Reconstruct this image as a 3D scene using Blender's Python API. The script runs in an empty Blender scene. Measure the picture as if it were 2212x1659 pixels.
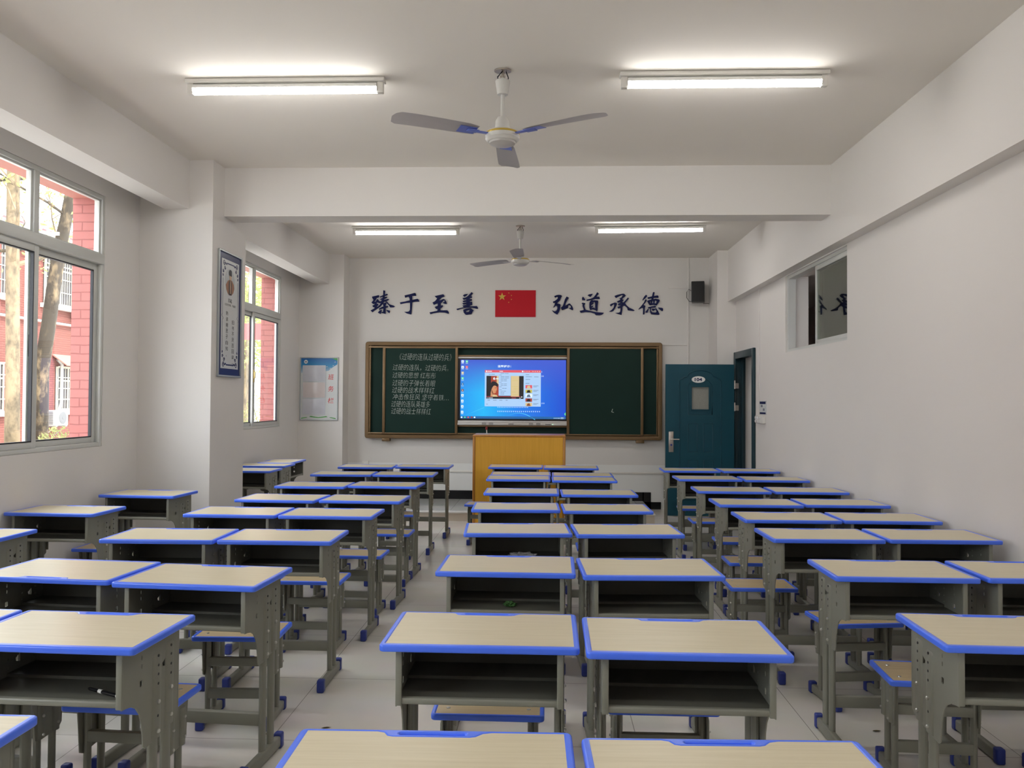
import bpy, bmesh, math, random
from mathutils import Matrix, Vector
R = math.radians
rnd = random.Random(7)
SC = bpy.context.scene
COL = SC.collection

# ------------------------------------------------------------------ camera
EYE = 1.51
cam_d = bpy.data.cameras.new('camera')
cam = bpy.data.objects.new('camera', cam_d)
COL.objects.link(cam)
cam_d.sensor_width = 36.0
cam_d.lens = 36.0 * 1788.4 / 2212.0
cam_d.clip_start = 0.05
cam_d.clip_end = 300
yw, pt, rl = R(2.427), R(1.138), R(0.359)
fwd = Vector((-math.sin(yw) * math.cos(pt), math.cos(yw) * math.cos(pt), math.sin(pt)))
rgt = Vector((math.cos(yw), math.sin(yw), 0))
upv = rgt.cross(fwd)
r2 = math.cos(rl) * rgt + math.sin(rl) * upv
u2 = -math.sin(rl) * rgt + math.cos(rl) * upv
mw = Matrix((r2, u2, -fwd)).transposed().to_4x4()
mw.translation = Vector((0, 0, EYE))
cam.matrix_world = mw
SC.camera = cam

# ------------------------------------------------------------------ light, sky, exposure
W = bpy.data.worlds.new('sky')
SC.world = W
W.use_nodes = True
bg = W.node_tree.nodes['Background']
bg.inputs[0].default_value = (0.93, 0.935, 1.0, 1)
bg.inputs[1].default_value = 3.5
sun_d = bpy.data.lights.new('sun', 'SUN')
sun_d.energy = 2.6
sun_d.angle = R(0.6)
sun_d.color = (1.0, 0.95, 0.86)
sun = bpy.data.objects.new('sun', sun_d)
COL.objects.link(sun)
sd = Vector((-0.62, 0.35, -0.70)).normalized()
sun.rotation_euler = sd.to_track_quat('-Z', 'Y').to_euler()
SC.view_settings.view_transform = 'Standard'
SC.view_settings.look = 'None'
SC.view_settings.gamma = 1.0
SC.view_settings.use_curve_mapping = False
SC.view_settings.exposure = 1.22
SC.cycles.use_denoising = True
SC.cycles.max_bounces = 10
SC.cycles.diffuse_bounces = 6
SC.cycles.transparent_max_bounces = 16
SC.cycles.sample_clamp_indirect = 6.0
TUBE_STRENGTH = 19.0
GLOW = 0.46      # brightness of the touch screen relative to the room

# ------------------------------------------------------------------ materials
MATS = {}


def _new(name):
    m = bpy.data.materials.new(name)
    m.use_nodes = True
    return m, m.node_tree.nodes, m.node_tree.links, m.node_tree.nodes['Principled BSDF']


def paint(name, col, rough=0.5, metal=0.0, var=0.04, scale=6.0, bump=0.0, bscale=200.0, spec=0.5, coat=0.0, stretch=(1, 1, 1)):
    """plain surface with a little procedural variation of tone and relief"""
    m, n, l, p = _new(name)
    tc = n.new('ShaderNodeTexCoord')
    mp = n.new('ShaderNodeMapping')
    mp.inputs['Scale'].default_value = stretch
    l.new(tc.outputs['Object'], mp.inputs['Vector'])
    nz = n.new('ShaderNodeTexNoise')
    nz.inputs['Scale'].default_value = scale
    nz.inputs['Detail'].default_value = 3
    l.new(mp.outputs[0], nz.inputs['Vector'])
    mx = n.new('ShaderNodeMix')
    mx.data_type = 'RGBA'
    mx.inputs['A'].default_value = (*[c * (1 - var) for c in col], 1)
    mx.inputs['B'].default_value = (*[min(1, c * (1 + var)) for c in col], 1)
    l.new(nz.outputs['Fac'], mx.inputs['Factor'])
    l.new(mx.outputs['Result'], p.inputs['Base Color'])
    p.inputs['Roughness'].default_value = rough
    p.inputs['Metallic'].default_value = metal
    p.inputs['Specular IOR Level'].default_value = spec
    p.inputs['Coat Weight'].default_value = coat
    p.inputs['Coat Roughness'].default_value = 0.12
    if bump:
        n2 = n.new('ShaderNodeTexNoise')
        n2.inputs['Scale'].default_value = bscale
        n2.inputs['Detail'].default_value = 2
        l.new(tc.outputs['Object'], n2.inputs['Vector'])
        b = n.new('ShaderNodeBump')
        b.inputs['Strength'].default_value = bump
        b.inputs['Distance'].default_value = 0.002
        l.new(n2.outputs['Fac'], b.inputs['Height'])
        l.new(b.outputs[0], p.inputs['Normal'])
    MATS[name] = m
    return m


def emit(name, col, strength):
    m, n, l, p = _new(name)
    p.inputs['Base Color'].default_value = (0.02, 0.02, 0.02, 1)
    p.inputs['Emission Color'].default_value = (*col, 1)
    p.inputs['Emission Strength'].default_value = strength * (1 if strength > 5 else GLOW)
    p.inputs['Roughness'].default_value = 0.3
    MATS[name] = m
    return m


def bricks(name, c1, c2, mortar, axis, bw, bh, ms=0.012, bump=0.6, rough=0.85):
    """brick courses laid in world metres; axis = the horizontal axis of the wall"""
    m, n, l, p = _new(name)
    tc = n.new('ShaderNodeTexCoord')
    sx = n.new('ShaderNodeSeparateXYZ')
    l.new(tc.outputs['Object'], sx.inputs[0])
    add = n.new('ShaderNodeMath')
    add.operation = 'ADD'
    l.new(sx.outputs['X'], add.inputs[0])
    l.new(sx.outputs['Y'], add.inputs[1])
    cb = n.new('ShaderNodeCombineXYZ')
    l.new(add.outputs[0] if axis == 'XY' else sx.outputs[axis], cb.inputs['X'])
    l.new(sx.outputs['Z'], cb.inputs['Y'])
    nz = n.new('ShaderNodeTexNoise')
    nz.inputs['Scale'].default_value = 9
    l.new(tc.outputs['Object'], nz.inputs['Vector'])
    mxv = n.new('ShaderNodeMix')
    mxv.data_type = 'VECTOR'
    mxv.inputs['Factor'].default_value = 0.012
    l.new(cb.outputs[0], mxv.inputs['A'])
    l.new(nz.outputs['Color'], mxv.inputs['B'])
    bt = n.new('ShaderNodeTexBrick')
    bt.inputs['Scale'].default_value = 1.0
    bt.inputs['Brick Width'].default_value = bw
    bt.inputs['Row Height'].default_value = bh
    bt.inputs['Mortar Size'].default_value = ms * 0.5
    bt.inputs['Mortar Smooth'].default_value = 0.4
    bt.inputs['Color1'].default_value = (*c1, 1)
    bt.inputs['Color2'].default_value = (*c2, 1)
    bt.inputs['Mortar'].default_value = (*mortar, 1)
    l.new(mxv.outputs['Result'], bt.inputs['Vector'])
    l.new(bt.outputs['Color'], p.inputs['Base Color'])
    p.inputs['Roughness'].default_value = rough
    iv = n.new('ShaderNodeMath')
    iv.operation = 'SUBTRACT'
    iv.inputs[0].default_value = 1
    l.new(bt.outputs['Fac'], iv.inputs[1])
    b = n.new('ShaderNodeBump')
    b.inputs['Strength'].default_value = bump
    b.inputs['Distance'].default_value = 0.01
    l.new(iv.outputs[0], b.inputs['Height'])
    l.new(b.outputs[0], p.inputs['Normal'])
    MATS[name] = m
    return m


def glass(name, tint=(0.95, 0.98, 0.97), gloss=1.0, ior=1.5):
    """thin pane: mostly clear, mirror share by Fresnel"""
    m, n, l, p = _new(name)
    n.remove(p)
    out = n['Material Output']
    tr = n.new('ShaderNodeBsdfTransparent')
    tr.inputs[0].default_value = (*tint, 1)
    gl = n.new('ShaderNodeBsdfGlossy')
    gl.inputs['Roughness'].default_value = 0.0
    lw = n.new('ShaderNodeLayerWeight')
    lw.inputs['Blend'].default_value = 0.5
    pw = n.new('ShaderNodeMath')
    pw.operation = 'POWER'
    pw.inputs[1].default_value = 5.0
    l.new(lw.outputs['Facing'], pw.inputs[0])
    f0 = ((ior - 1) / (ior + 1)) ** 2 * gloss
    mu = n.new('ShaderNodeMath')
    mu.operation = 'MULTIPLY_ADD'
    mu.inputs[1].default_value = 1 - f0
    mu.inputs[2].default_value = f0
    mu.use_clamp = True
    l.new(pw.outputs[0], mu.inputs[0])
    mx = n.new('ShaderNodeMixShader')
    l.new(mu.outputs[0], mx.inputs[0])
    l.new(tr.outputs[0], mx.inputs[1])
    l.new(gl.outputs[0], mx.inputs[2])
    l.new(mx.outputs[0], out.inputs['Surface'])
    MATS[name] = m
    return m


def tiles(name, col, grout, size, ox, oy, rough=0.1, ms=0.004):
    m, n, l, p = _new(name)
    tc = n.new('ShaderNodeTexCoord')
    mp = n.new('ShaderNodeMapping')
    mp.inputs['Location'].default_value = (-ox, -oy, 0)
    l.new(tc.outputs['Object'], mp.inputs['Vector'])
    bt = n.new('ShaderNodeTexBrick')
    bt.offset = 0.0
    bt.inputs['Scale'].default_value = 1.0
    bt.inputs['Brick Width'].default_value = size
    bt.inputs['Row Height'].default_value = size
    bt.inputs['Mortar Size'].default_value = ms * 0.5
    bt.inputs['Color1'].default_value = (*col, 1)
    bt.inputs['Color2'].default_value = (*[c * 0.96 for c in col], 1)
    bt.inputs['Mortar'].default_value = (*grout, 1)
    l.new(mp.outputs[0], bt.inputs['Vector'])
    nz = n.new('ShaderNodeTexNoise')
    nz.inputs['Scale'].default_value = 3.5
    nz.inputs['Detail'].default_value = 5
    l.new(tc.outputs['Object'], nz.inputs['Vector'])
    mx = n.new('ShaderNodeMix')
    mx.data_type = 'RGBA'
    mx.blend_type = 'MULTIPLY'
    mx.inputs['Factor'].default_value = 0.16
    l.new(bt.outputs['Color'], mx.inputs['A'])
    l.new(nz.outputs['Color'], mx.inputs['B'])
    l.new(mx.outputs['Result'], p.inputs['Base Color'])
    rr = n.new('ShaderNodeMapRange')
    rr.inputs['To Min'].default_value = rough
    rr.inputs['To Max'].default_value = rough + 0.14
    l.new(nz.outputs['Fac'], rr.inputs['Value'])
    l.new(rr.outputs[0], p.inputs['Roughness'])
    MATS[name] = m
    return m


def woodgrain(name, dark, light, rough, stretch=(2.2, 60, 20), spec=0.5, coat=0.0):
    m, n, l, p = _new(name)
    tc = n.new('ShaderNodeTexCoord')
    mp = n.new('ShaderNodeMapping')
    mp.inputs['Scale'].default_value = stretch
    oi = n.new('ShaderNodeObjectInfo')
    l.new(tc.outputs['Object'], mp.inputs['Vector'])
    ad = n.new('ShaderNodeVectorMath')
    ad.operation = 'ADD'
    l.new(mp.outputs[0], ad.inputs[0])
    sc = n.new('ShaderNodeVectorMath')
    sc.operation = 'SCALE'
    sc.inputs['Scale'].default_value = 3.7
    l.new(oi.outputs['Location'], sc.inputs[0])
    l.new(sc.outputs[0], ad.inputs[1])
    nz = n.new('ShaderNodeTexNoise')
    nz.inputs['Scale'].default_value = 1.6
    nz.inputs['Detail'].default_value = 4
    nz.inputs['Roughness'].default_value = 0.6
    l.new(ad.outputs[0], nz.inputs['Vector'])
    cr = n.new('ShaderNodeValToRGB')
    cr.color_ramp.elements[0].position = 0.3
    cr.color_ramp.elements[0].color = (*dark, 1)
    cr.color_ramp.elements[1].position = 0.7
    cr.color_ramp.elements[1].color = (*light, 1)
    l.new(nz.outputs['Fac'], cr.inputs[0])
    l.new(cr.outputs[0], p.inputs['Base Color'])
    p.inputs['Roughness'].default_value = rough
    p.inputs['Specular IOR Level'].default_value = spec
    p.inputs['Coat Weight'].default_value = coat
    p.inputs['Coat Roughness'].default_value = 0.2
    MATS[name] = m
    return m


M_WALL = paint('white_wall_paint', (0.74, 0.715, 0.69), 0.75, var=0.015, scale=1.5, bump=0.12, bscale=120)
M_CEIL = paint('ceiling_paint', (0.80, 0.765, 0.715), 0.85, var=0.015, scale=1.2, bump=0.08, bscale=120)


def front_wall_paint():
    """two coats: a whiter dado coat up to 0.61 m, the older warm coat above"""
    m = paint('front_wall_paint', (0.70, 0.68, 0.655), 0.75, var=0.015, scale=1.5, bump=0.12, bscale=120)
    n, l = m.node_tree.nodes, m.node_tree.links
    p = n['Principled BSDF']
    src = p.inputs['Base Color'].links[0].from_socket
    tc = n.new('ShaderNodeTexCoord')
    sx = n.new('ShaderNodeSeparateXYZ')
    l.new(tc.outputs['Object'], sx.inputs[0])
    lt = n.new('ShaderNodeMath')
    lt.operation = 'LESS_THAN'
    lt.inputs[1].default_value = 0.615
    l.new(sx.outputs['Z'], lt.inputs[0])
    mx = n.new('ShaderNodeMix')
    mx.data_type = 'RGBA'
    mx.inputs['B'].default_value = (0.80, 0.81, 0.80, 1)
    l.new(lt.outputs[0], mx.inputs['Factor'])
    l.new(src, mx.inputs['A'])
    l.new(mx.outputs['Result'], p.inputs['Base Color'])
    return m


M_FRONT = front_wall_paint()
M_FLOOR = tiles('polished_floor_tiles', (0.76, 0.73, 0.68), (0.34, 0.32, 0.29), 0.813, 1.222, 0.40)
M_PODTOP = tiles('podium_tiles', (0.50, 0.50, 0.48), (0.28, 0.27, 0.26), 0.813, 1.222, 0.40)
M_STONE = paint('podium_nosing_stone', (0.74, 0.74, 0.72), 0.25, var=0.03, scale=8)
M_RISER = paint('podium_riser_tile', (0.62, 0.56, 0.48), 0.25, var=0.03, scale=6)
M_BLACKTILE = paint('black_skirting_tile', (0.008, 0.008, 0.009), 0.22, var=0.1)
M_LAM = woodgrain('beech_laminate', (0.59, 0.515, 0.345), (0.67, 0.595, 0.425), 0.32)
M_SEAT = woodgrain('stool_seat_laminate', (0.50, 0.385, 0.22), (0.60, 0.475, 0.29), 0.35)
M_BLUE = paint('blue_plastic_edging', (0.070, 0.185, 0.98), 0.28, var=0.03, scale=20, spec=0.55)
M_NAVY = paint('dark_blue_plastic', (0.025, 0.045, 0.27), 0.4, var=0.04, scale=20)
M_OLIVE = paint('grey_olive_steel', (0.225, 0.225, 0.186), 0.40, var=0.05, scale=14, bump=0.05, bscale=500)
M_BOX = paint('shaded_olive_steel', (0.125, 0.123, 0.102), 0.5, var=0.05, scale=14, spec=0.35)  # olive steel darkened, so the book box's inner shade sits in its colour
M_BOLT = paint('zinc_bolt', (0.62, 0.62, 0.58), 0.28, metal=0.9, var=0.05)
M_ALU = paint('window_aluminium', (0.60, 0.61, 0.585), 0.35, metal=0.0, var=0.03)
M_GASKET_HOLE = paint('black_gasket_and_hole_dark', (0.015, 0.015, 0.02), 0.6)
M_BRASS = paint('brass_latch', (0.65, 0.48, 0.2), 0.3, metal=0.9)
M_GLASS = glass('window_glass')
M_IGLASS = glass('interior_window_glass', tint=(0.72, 0.76, 0.70), gloss=1.6, ior=1.6)
M_PINK = bricks('pink_painted_brick', (0.35, 0.118, 0.106), (0.37, 0.128, 0.116), (0.26, 0.079, 0.072), 'XY', 0.24, 0.068, ms=0.010)
M_CORR = paint('brown_corridor_paint', (0.66, 0.42, 0.34), 0.8, var=0.05)
M_PINKPLAIN = paint('pink_painted_soffit', (0.45, 0.175, 0.138), 0.8, var=0.03)
M_RED = bricks('red_facade_brick', (0.175, 0.056, 0.044), (0.205, 0.066, 0.052), (0.10, 0.032, 0.026), 'Y', 0.26, 0.078, ms=0.016, bump=0.3)
M_REDP = paint('red_facade_paint', (0.27, 0.085, 0.068), 0.8, var=0.05)
M_WHITE = paint('white_enamel', (0.80, 0.80, 0.78), 0.35, var=0.02)
M_PLASTIC = paint('white_plastic', (0.76, 0.74, 0.70), 0.4, var=0.02)
M_CREAM = paint('cream_paint', (0.50, 0.47, 0.38), 0.55, var=0.03)
M_DARKGLASS = paint('dark_window_pane', (0.06, 0.05, 0.055), 0.35, var=0.3, scale=0.8, spec=0.2)
M_BOARD = paint('green_chalkboard', (0.007, 0.027, 0.021), 0.6, var=0.22, scale=2.2, spec=0.2)
M_BFRAME = paint('bronze_aluminium_frame', (0.20, 0.125, 0.060), 0.38, metal=0.45, var=0.08, scale=10)
M_CHALK = paint('chalk', (0.58, 0.64, 0.60), 0.9, var=0.2, scale=60)
M_SILVER = paint('silver_plastic', (0.60, 0.58, 0.56), 0.35, metal=0.3, var=0.02)
M_BLACK = paint('black_plastic', (0.008, 0.008, 0.01), 0.35, var=0.1)
M_GRILLED = paint('dark_fan_grille', (0.12, 0.12, 0.13), 0.6, var=0.05)
M_GRILLE = paint('grey_speaker_grille', (0.33, 0.32, 0.31), 0.6, var=0.05)
M_LECT = woodgrain('yellow_oak_veneer', (0.78, 0.40, 0.030), (0.86, 0.46, 0.045), 0.38, stretch=(30, 8, 1.4))
M_LEDGE = woodgrain('orange_oak_edge', (0.46, 0.19, 0.035), (0.54, 0.25, 0.05), 0.35, stretch=(20, 20, 1.4))
M_TEAL = paint('dark_teal_door_paint', (0.008, 0.062, 0.092), 0.38, var=0.08, scale=4, spec=0.3)
M_TEALD = paint('dark_teal_frame_paint', (0.008, 0.034, 0.046), 0.34, var=0.06, scale=4)
M_STEEL = paint('brushed_steel', (0.55, 0.50, 0.45), 0.32, metal=0.85, var=0.05)
M_NAVYSIGN = paint('navy_letter_acrylic', (0.006, 0.010, 0.070), 0.5, var=0.05, spec=0.15)
M_FLAG = paint('red_flag_print', (0.52, 0.012, 0.024), 0.5, var=0.03, spec=0.2)
M_STAR = paint('yellow_star_print', (0.62, 0.44, 0.06), 0.5, var=0.02)
M_POSTERW = paint('white_poster_print', (0.66, 0.68, 0.68), 0.35, var=0.01)
M_POSTERB = paint('navy_poster_print', (0.012, 0.018, 0.105), 0.3, var=0.05, spec=0.3)
M_INK = paint('black_ink', (0.015, 0.015, 0.02), 0.6)
M_FRAMEG = paint('grey_poster_frame', (0.42, 0.45, 0.46), 0.35, metal=0.4, var=0.03)
M_SKIN = paint('printed_skin', (0.55, 0.36, 0.23), 0.5, var=0.08, scale=20)
M_ROBE = paint('printed_brown_robe', (0.33, 0.15, 0.075), 0.5, var=0.12, scale=25)
M_REDINK = paint('red_ink', (0.66, 0.05, 0.06), 0.5)
M_GREENINK = paint('green_ink', (0.07, 0.36, 0.07), 0.5, var=0.25, scale=30)
M_PAPER = paint('pale_blue_pocket_film', (0.60, 0.61, 0.67), 0.18, var=0.10, scale=9)
M_PAPER2 = paint('pale_warm_pocket_film', (0.70, 0.63, 0.62), 0.18, var=0.10, scale=9)
M_FANWHITE = paint('fan_cream_enamel', (0.66, 0.65, 0.62), 0.35, var=0.02)
M_FANBLADE = paint('fan_blade_grey_enamel', (0.50, 0.48, 0.49), 0.4, var=0.02)
M_FILM = paint('blue_protective_film', (0.12, 0.17, 0.55), 0.3, var=0.1, scale=12)
M_GOLD = paint('gold_ring', (0.70, 0.50, 0.10), 0.3, metal=0.6)
M_TUBE = emit('fluorescent_tube_glow', (1.0, 0.975, 0.935), TUBE_STRENGTH)
M_CONC = paint('outdoor_paving', (0.62, 0.60, 0.55), 0.9, var=0.12, scale=1.2)
M_DIMWHITE = paint('toned_down_white_steel', (0.40, 0.40, 0.38), 0.5, var=0.06, scale=6)  # white steel lowered evenly so it does not overexpose outdoors
M_PALEWALL = paint('pale_rendered_wall', (0.55, 0.545, 0.52), 0.85, var=0.05, scale=0.5)


def bark(name, dark, pale, lo, hi):
    """mottled bark on a darker ground; pale patches also stand in for sun dapple"""
    m, n, l, p = _new(name)
    tc = n.new('ShaderNodeTexCoord')
    mp = n.new('ShaderNodeMapping')
    mp.inputs['Scale'].default_value = (1.6, 1.6, 0.8)
    l.new(tc.outputs['Object'], mp.inputs['Vector'])
    nz = n.new('ShaderNodeTexNoise')
    nz.inputs['Scale'].default_value = 3.4
    nz.inputs['Detail'].default_value = 5
    nz.inputs['Roughness'].default_value = 0.65
    l.new(mp.outputs[0], nz.inputs['Vector'])
    cr = n.new('ShaderNodeValToRGB')
    cr.color_ramp.elements[0].position = lo
    cr.color_ramp.elements[0].color = (*dark, 1)
    cr.color_ramp.elements[1].position = hi
    cr.color_ramp.elements[1].color = (*pale, 1)
    l.new(nz.outputs['Fac'], cr.inputs[0])
    l.new(cr.outputs[0], p.inputs['Base Color'])
    p.inputs['Roughness'].default_value = 0.9
    b = n.new('ShaderNodeBump')
    b.inputs['Strength'].default_value = 0.6
    b.inputs['Distance'].default_value = 0.03
    l.new(nz.outputs['Fac'], b.inputs['Height'])
    l.new(b.outputs[0], p.inputs['Normal'])
    return m


M_BARK = bark('pale_bark', (0.12, 0.095, 0.065), (0.28, 0.21, 0.13), 0.36, 0.56)
M_BARK2 = bark('brown_bark', (0.045, 0.034, 0.024), (0.20, 0.145, 0.085), 0.48, 0.64)
M_ROOFTILE = paint('rose_roof_tile', (0.55, 0.30, 0.33), 0.7, var=0.15, scale=4)
M_BANNER = paint('red_banner_cloth', (0.80, 0.10, 0.10), 0.7, var=0.05)
M_PEN = paint('glossy_black_pen', (0.01, 0.01, 0.012), 0.2)


def leafmat(name, a, b):
    m, n, l, p = _new(name)
    oi = n.new('ShaderNodeTexCoord')
    nz = n.new('ShaderNodeTexNoise')
    nz.inputs['Scale'].default_value = 4
    l.new(oi.outputs['Object'], nz.inputs['Vector'])
    cr = n.new('ShaderNodeValToRGB')
    cr.color_ramp.elements[0].position = 0.35
    cr.color_ramp.elements[0].color = (*a, 1)
    cr.color_ramp.elements[1].position = 0.65
    cr.color_ramp.elements[1].color = (*b, 1)
    l.new(nz.outputs['Fac'], cr.inputs[0])
    l.new(cr.outputs[0], p.inputs['Base Color'])
    p.inputs['Roughness'].default_value = 0.5
    tl = n.new('ShaderNodeBsdfTranslucent')
    l.new(cr.outputs[0], tl.inputs[0])
    mx = n.new('ShaderNodeMixShader')
    mx.inputs[0].default_value = 0.45
    l.new(p.outputs[0], mx.inputs[1])
    l.new(tl.outputs[0], mx.inputs[2])
    l.new(mx.outputs[0], n['Material Output'].inputs['Surface'])
    return m


M_LEAF = leafmat('sunlit_leaf', (0.24, 0.31, 0.08), (0.42, 0.46, 0.18))
M_LEAF2 = leafmat('shrub_leaf', (0.20, 0.22, 0.06), (0.40, 0.40, 0.17))

# ------------------------------------------------------------------ mesh helpers


def BM():
    return bmesh.new()


def add_box(bm, x0, x1, y0, y1, z0, z1, bev=0.0, seg=2, mi=0, rot=None):
    r = bmesh.ops.create_cube(bm, size=1.0)
    vs = r['verts']
    for v in vs:
        v.co = Vector(((x0 + x1) / 2 + v.co.x * (x1 - x0), (y0 + y1) / 2 + v.co.y * (y1 - y0), (z0 + z1) / 2 + v.co.z * (z1 - z0)))
    es = list({e for v in vs for e in v.link_edges})
    fs = list({f for v in vs for f in v.link_faces})
    for f in fs:
        f.material_index = mi
    if bev:
        rb = bmesh.ops.bevel(bm, geom=es, offset=bev, segments=seg, affect='EDGES', profile=0.5)
        for f in rb['faces']:
            f.material_index = mi
    return vs


def ring(c, ax, r, n, ry=None, up=None):
    ax = ax.normalized()
    a = up if up is not None else (Vector((0, 0, 1)) if abs(ax.z) < 0.9 else Vector((1, 0, 0)))
    u = ax.cross(a).normalized()
    w = u.cross(ax).normalized()
    ry = r if ry is None else ry
    return [c + u * (r * math.cos(2 * math.pi * i / n)) + w * (ry * math.sin(2 * math.pi * i / n)) for i in range(n)]


def add_tube(bm, pts, rad, n=10, cap=True, mi=0, ry=None, up=None):
    """tube along points; rad a number or a list"""
    pts = [Vector(p) for p in pts]
    if not hasattr(rad, '__len__'):
        rad = [rad] * len(pts)
    rows = []
    for i, p in enumerate(pts):
        d = (pts[min(i + 1, len(pts) - 1)] - pts[max(i - 1, 0)])
        rows.append([bm.verts.new(c) for c in ring(p, d, rad[i], n, None if ry is None else ry * rad[i] / rad[0], up)])
    for a, b in zip(rows, rows[1:]):
        for i in range(n):
            f = bm.faces.new((a[i], a[(i + 1) % n], b[(i + 1) % n], b[i]))
            f.material_index = mi
    if cap:
        for rw, s in ((rows[0], 1), (rows[-1], 0)):
            f = bm.faces.new(rw[::-1] if s else rw)
            f.material_index = mi


def add_lathe(bm, prof, n=28, mi=0, origin=(0, 0, 0)):
    o = Vector(origin)
    rows = []
    for r, z in prof:
        rows.append([bm.verts.new(o + Vector((max(r, 1e-4) * math.cos(2 * math.pi * i / n), max(r, 1e-4) * math.sin(2 * math.pi * i / n), z))) for i in range(n)])
    for a, b in zip(rows, rows[1:]):
        for i in range(n):
            f = bm.faces.new((a[i], a[(i + 1) % n], b[(i + 1) % n], b[i]))
            f.material_index = mi
    for rw in (rows[0], rows[-1]):
        f = bm.faces.new(rw)
        f.material_index = mi


def add_prism(bm, poly, mtx, t, mi=0):
    """polygon (x,y) extruded from 0 to t along local z, then moved by mtx"""
    a = [bm.verts.new(mtx @ Vector((x, y, 0))) for x, y in poly]
    b = [bm.verts.new(mtx @ Vector((x, y, t))) for x, y in poly]
    n = len(poly)
    fs = [bm.faces.new(a[::-1]), bm.faces.new(b)]
    for i in range(n):
        fs.append(bm.faces.new((a[i], a[(i + 1) % n], b[(i + 1) % n], b[i])))
    for f in fs:
        f.material_index = mi


def add_plate(bm, loops, mtx, t, bevel=0.0, mi=0, res=2):
    """plate with holes: outer loop and hole loops, thickness t centred on local z, rounded rim"""
    cu = bpy.data.curves.new('tmp', 'CURVE')
    cu.dimensions = '2D'
    cu.fill_mode = 'BOTH'
    for lp in loops:
        sp = cu.splines.new('POLY')
        sp.points.add(len(lp) - 1)
        for pnt, (x, y) in zip(sp.points, lp):
            pnt.co = (x, y, 0, 1)
        sp.use_cyclic_u = True
    cu.extrude = max(t / 2 - bevel, 1e-5)
    cu.bevel_depth = bevel
    cu.bevel_resolution = res
    if bevel:
        cu.offset = -bevel
    _merge_curve(bm, cu, mtx, mi)


def _merge_curve(bm, cu, mtx, mi=0):
    ob = bpy.data.objects.new('tmp', cu)
    COL.objects.link(ob)
    dg = bpy.context.evaluated_depsgraph_get()
    dg.update()
    me = bpy.data.meshes.new_from_object(ob.evaluated_get(dg))
    nv = len(bm.verts)
    nf = len(bm.faces)
    me.transform(mtx)
    bm.from_mesh(me)
    bm.faces.ensure_lookup_table()
    for f in bm.faces[nf:]:
        f.material_index = mi
    bpy.data.objects.remove(ob)
    bpy.data.meshes.remove(me)
    return nv


def add_text(bm, s, mtx, width=None, height=None, t=0.002, offset=0.0, shear=0.0, space=1.0, mi=0):
    """flat lettering, scaled into width x height, left-bottom at local origin"""
    cu = bpy.data.curves.new('tmp', 'FONT')
    cu.body = s
    cu.extrude = 0.0
    cu.offset = offset
    cu.shear = shear
    cu.space_character = space
    cu.resolution_u = 3
    nv = len(bm.verts)
    _merge_curve(bm, cu, Matrix.Identity(4), mi)
    bm.verts.ensure_lookup_table()
    vs = bm.verts[nv:]
    if not vs:
        return
    x0, x1 = min(v.co.x for v in vs), max(v.co.x for v in vs)
    y0, y1 = min(v.co.y for v in vs), max(v.co.y for v in vs)
    sx = (width / (x1 - x0)) if width else None
    sy = (height / (y1 - y0)) if height else None
    sx = sx or sy
    sy = sy or sx
    for v in vs:
        v.co = mtx @ Vector(((v.co.x - x0) * sx, (v.co.y - y0) * sy, t))


ALL = []


def obj(name, bm, mat, parent=None, smooth=True, angle=32):
    bmesh.ops.recalc_face_normals(bm, faces=bm.faces)
    me = bpy.data.meshes.new(name)
    bm.to_mesh(me)
    bm.free()
    for mm in (mat if isinstance(mat, (list, tuple)) else [mat]):
        me.materials.append(mm)
    if smooth:
        me.polygons.foreach_set('use_smooth', [True] * len(me.polygons))
        me.set_sharp_from_angle(angle=R(angle))
    o = bpy.data.objects.new(name, me)
    COL.objects.link(o)
    if parent:
        o.parent = parent
    return o


def tag(o, label, cat, group=None, kind=None):
    o['label'] = label
    o['category'] = cat
    if group:
        o['group'] = group
    if kind:
        o['kind'] = kind
    return o


def struct(o, label=None):
    o['kind'] = 'structure'
    if label:
        o['label'] = label
    return o


def thing(name, label, cat, loc=(0, 0, 0), rz=0.0, group=None):
    o = bpy.data.objects.new(name, None)
    o.empty_display_size = 0.1
    COL.objects.link(o)
    o.location = loc
    o.rotation_euler = (0, 0, rz)
    return tag(o, label, cat, group)


def sroot(name):
    o = bpy.data.objects.new(name, None)
    COL.objects.link(o)
    o['kind'] = 'structure'
    return o


def dup(root):
    kids = {}
    for q in root.children_recursive:
        kids.setdefault(q.parent, []).append(q)

    def rec(o, par):
        c = o.copy()
        COL.objects.link(c)
        c.parent = par
        for k in kids.get(o, []):
            rec(k, c)
        return c
    return rec(root, None)


def T(x=0, y=0, z=0):
    return Matrix.Translation((x, y, z))


def rows3(ex, ey, ez, o):
    m = Matrix((Vector(ex), Vector(ey), Vector(ez))).transposed().to_4x4()
    m.translation = Vector(o)
    return m


def on_front(x, y, z):      # facing -y (towards the class)
    return rows3((1, 0, 0), (0, 0, 1), (0, -1, 0), (x, y, z))


def on_left(x, y, z):       # facing +x
    return rows3((0, 1, 0), (0, 0, 1), (1, 0, 0), (x, y, z))


def on_right(x, y, z):      # facing -x
    return rows3((0, -1, 0), (0, 0, 1), (-1, 0, 0), (x, y, z))


def up_at(x, y, z):
    return T(x, y, z)


def circ(cx, cy, r, n=10, ry=None):
    ry = ry or r
    return [(cx + r * math.cos(2 * math.pi * i / n), cy + ry * math.sin(2 * math.pi * i / n)) for i in range(n)]


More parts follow.
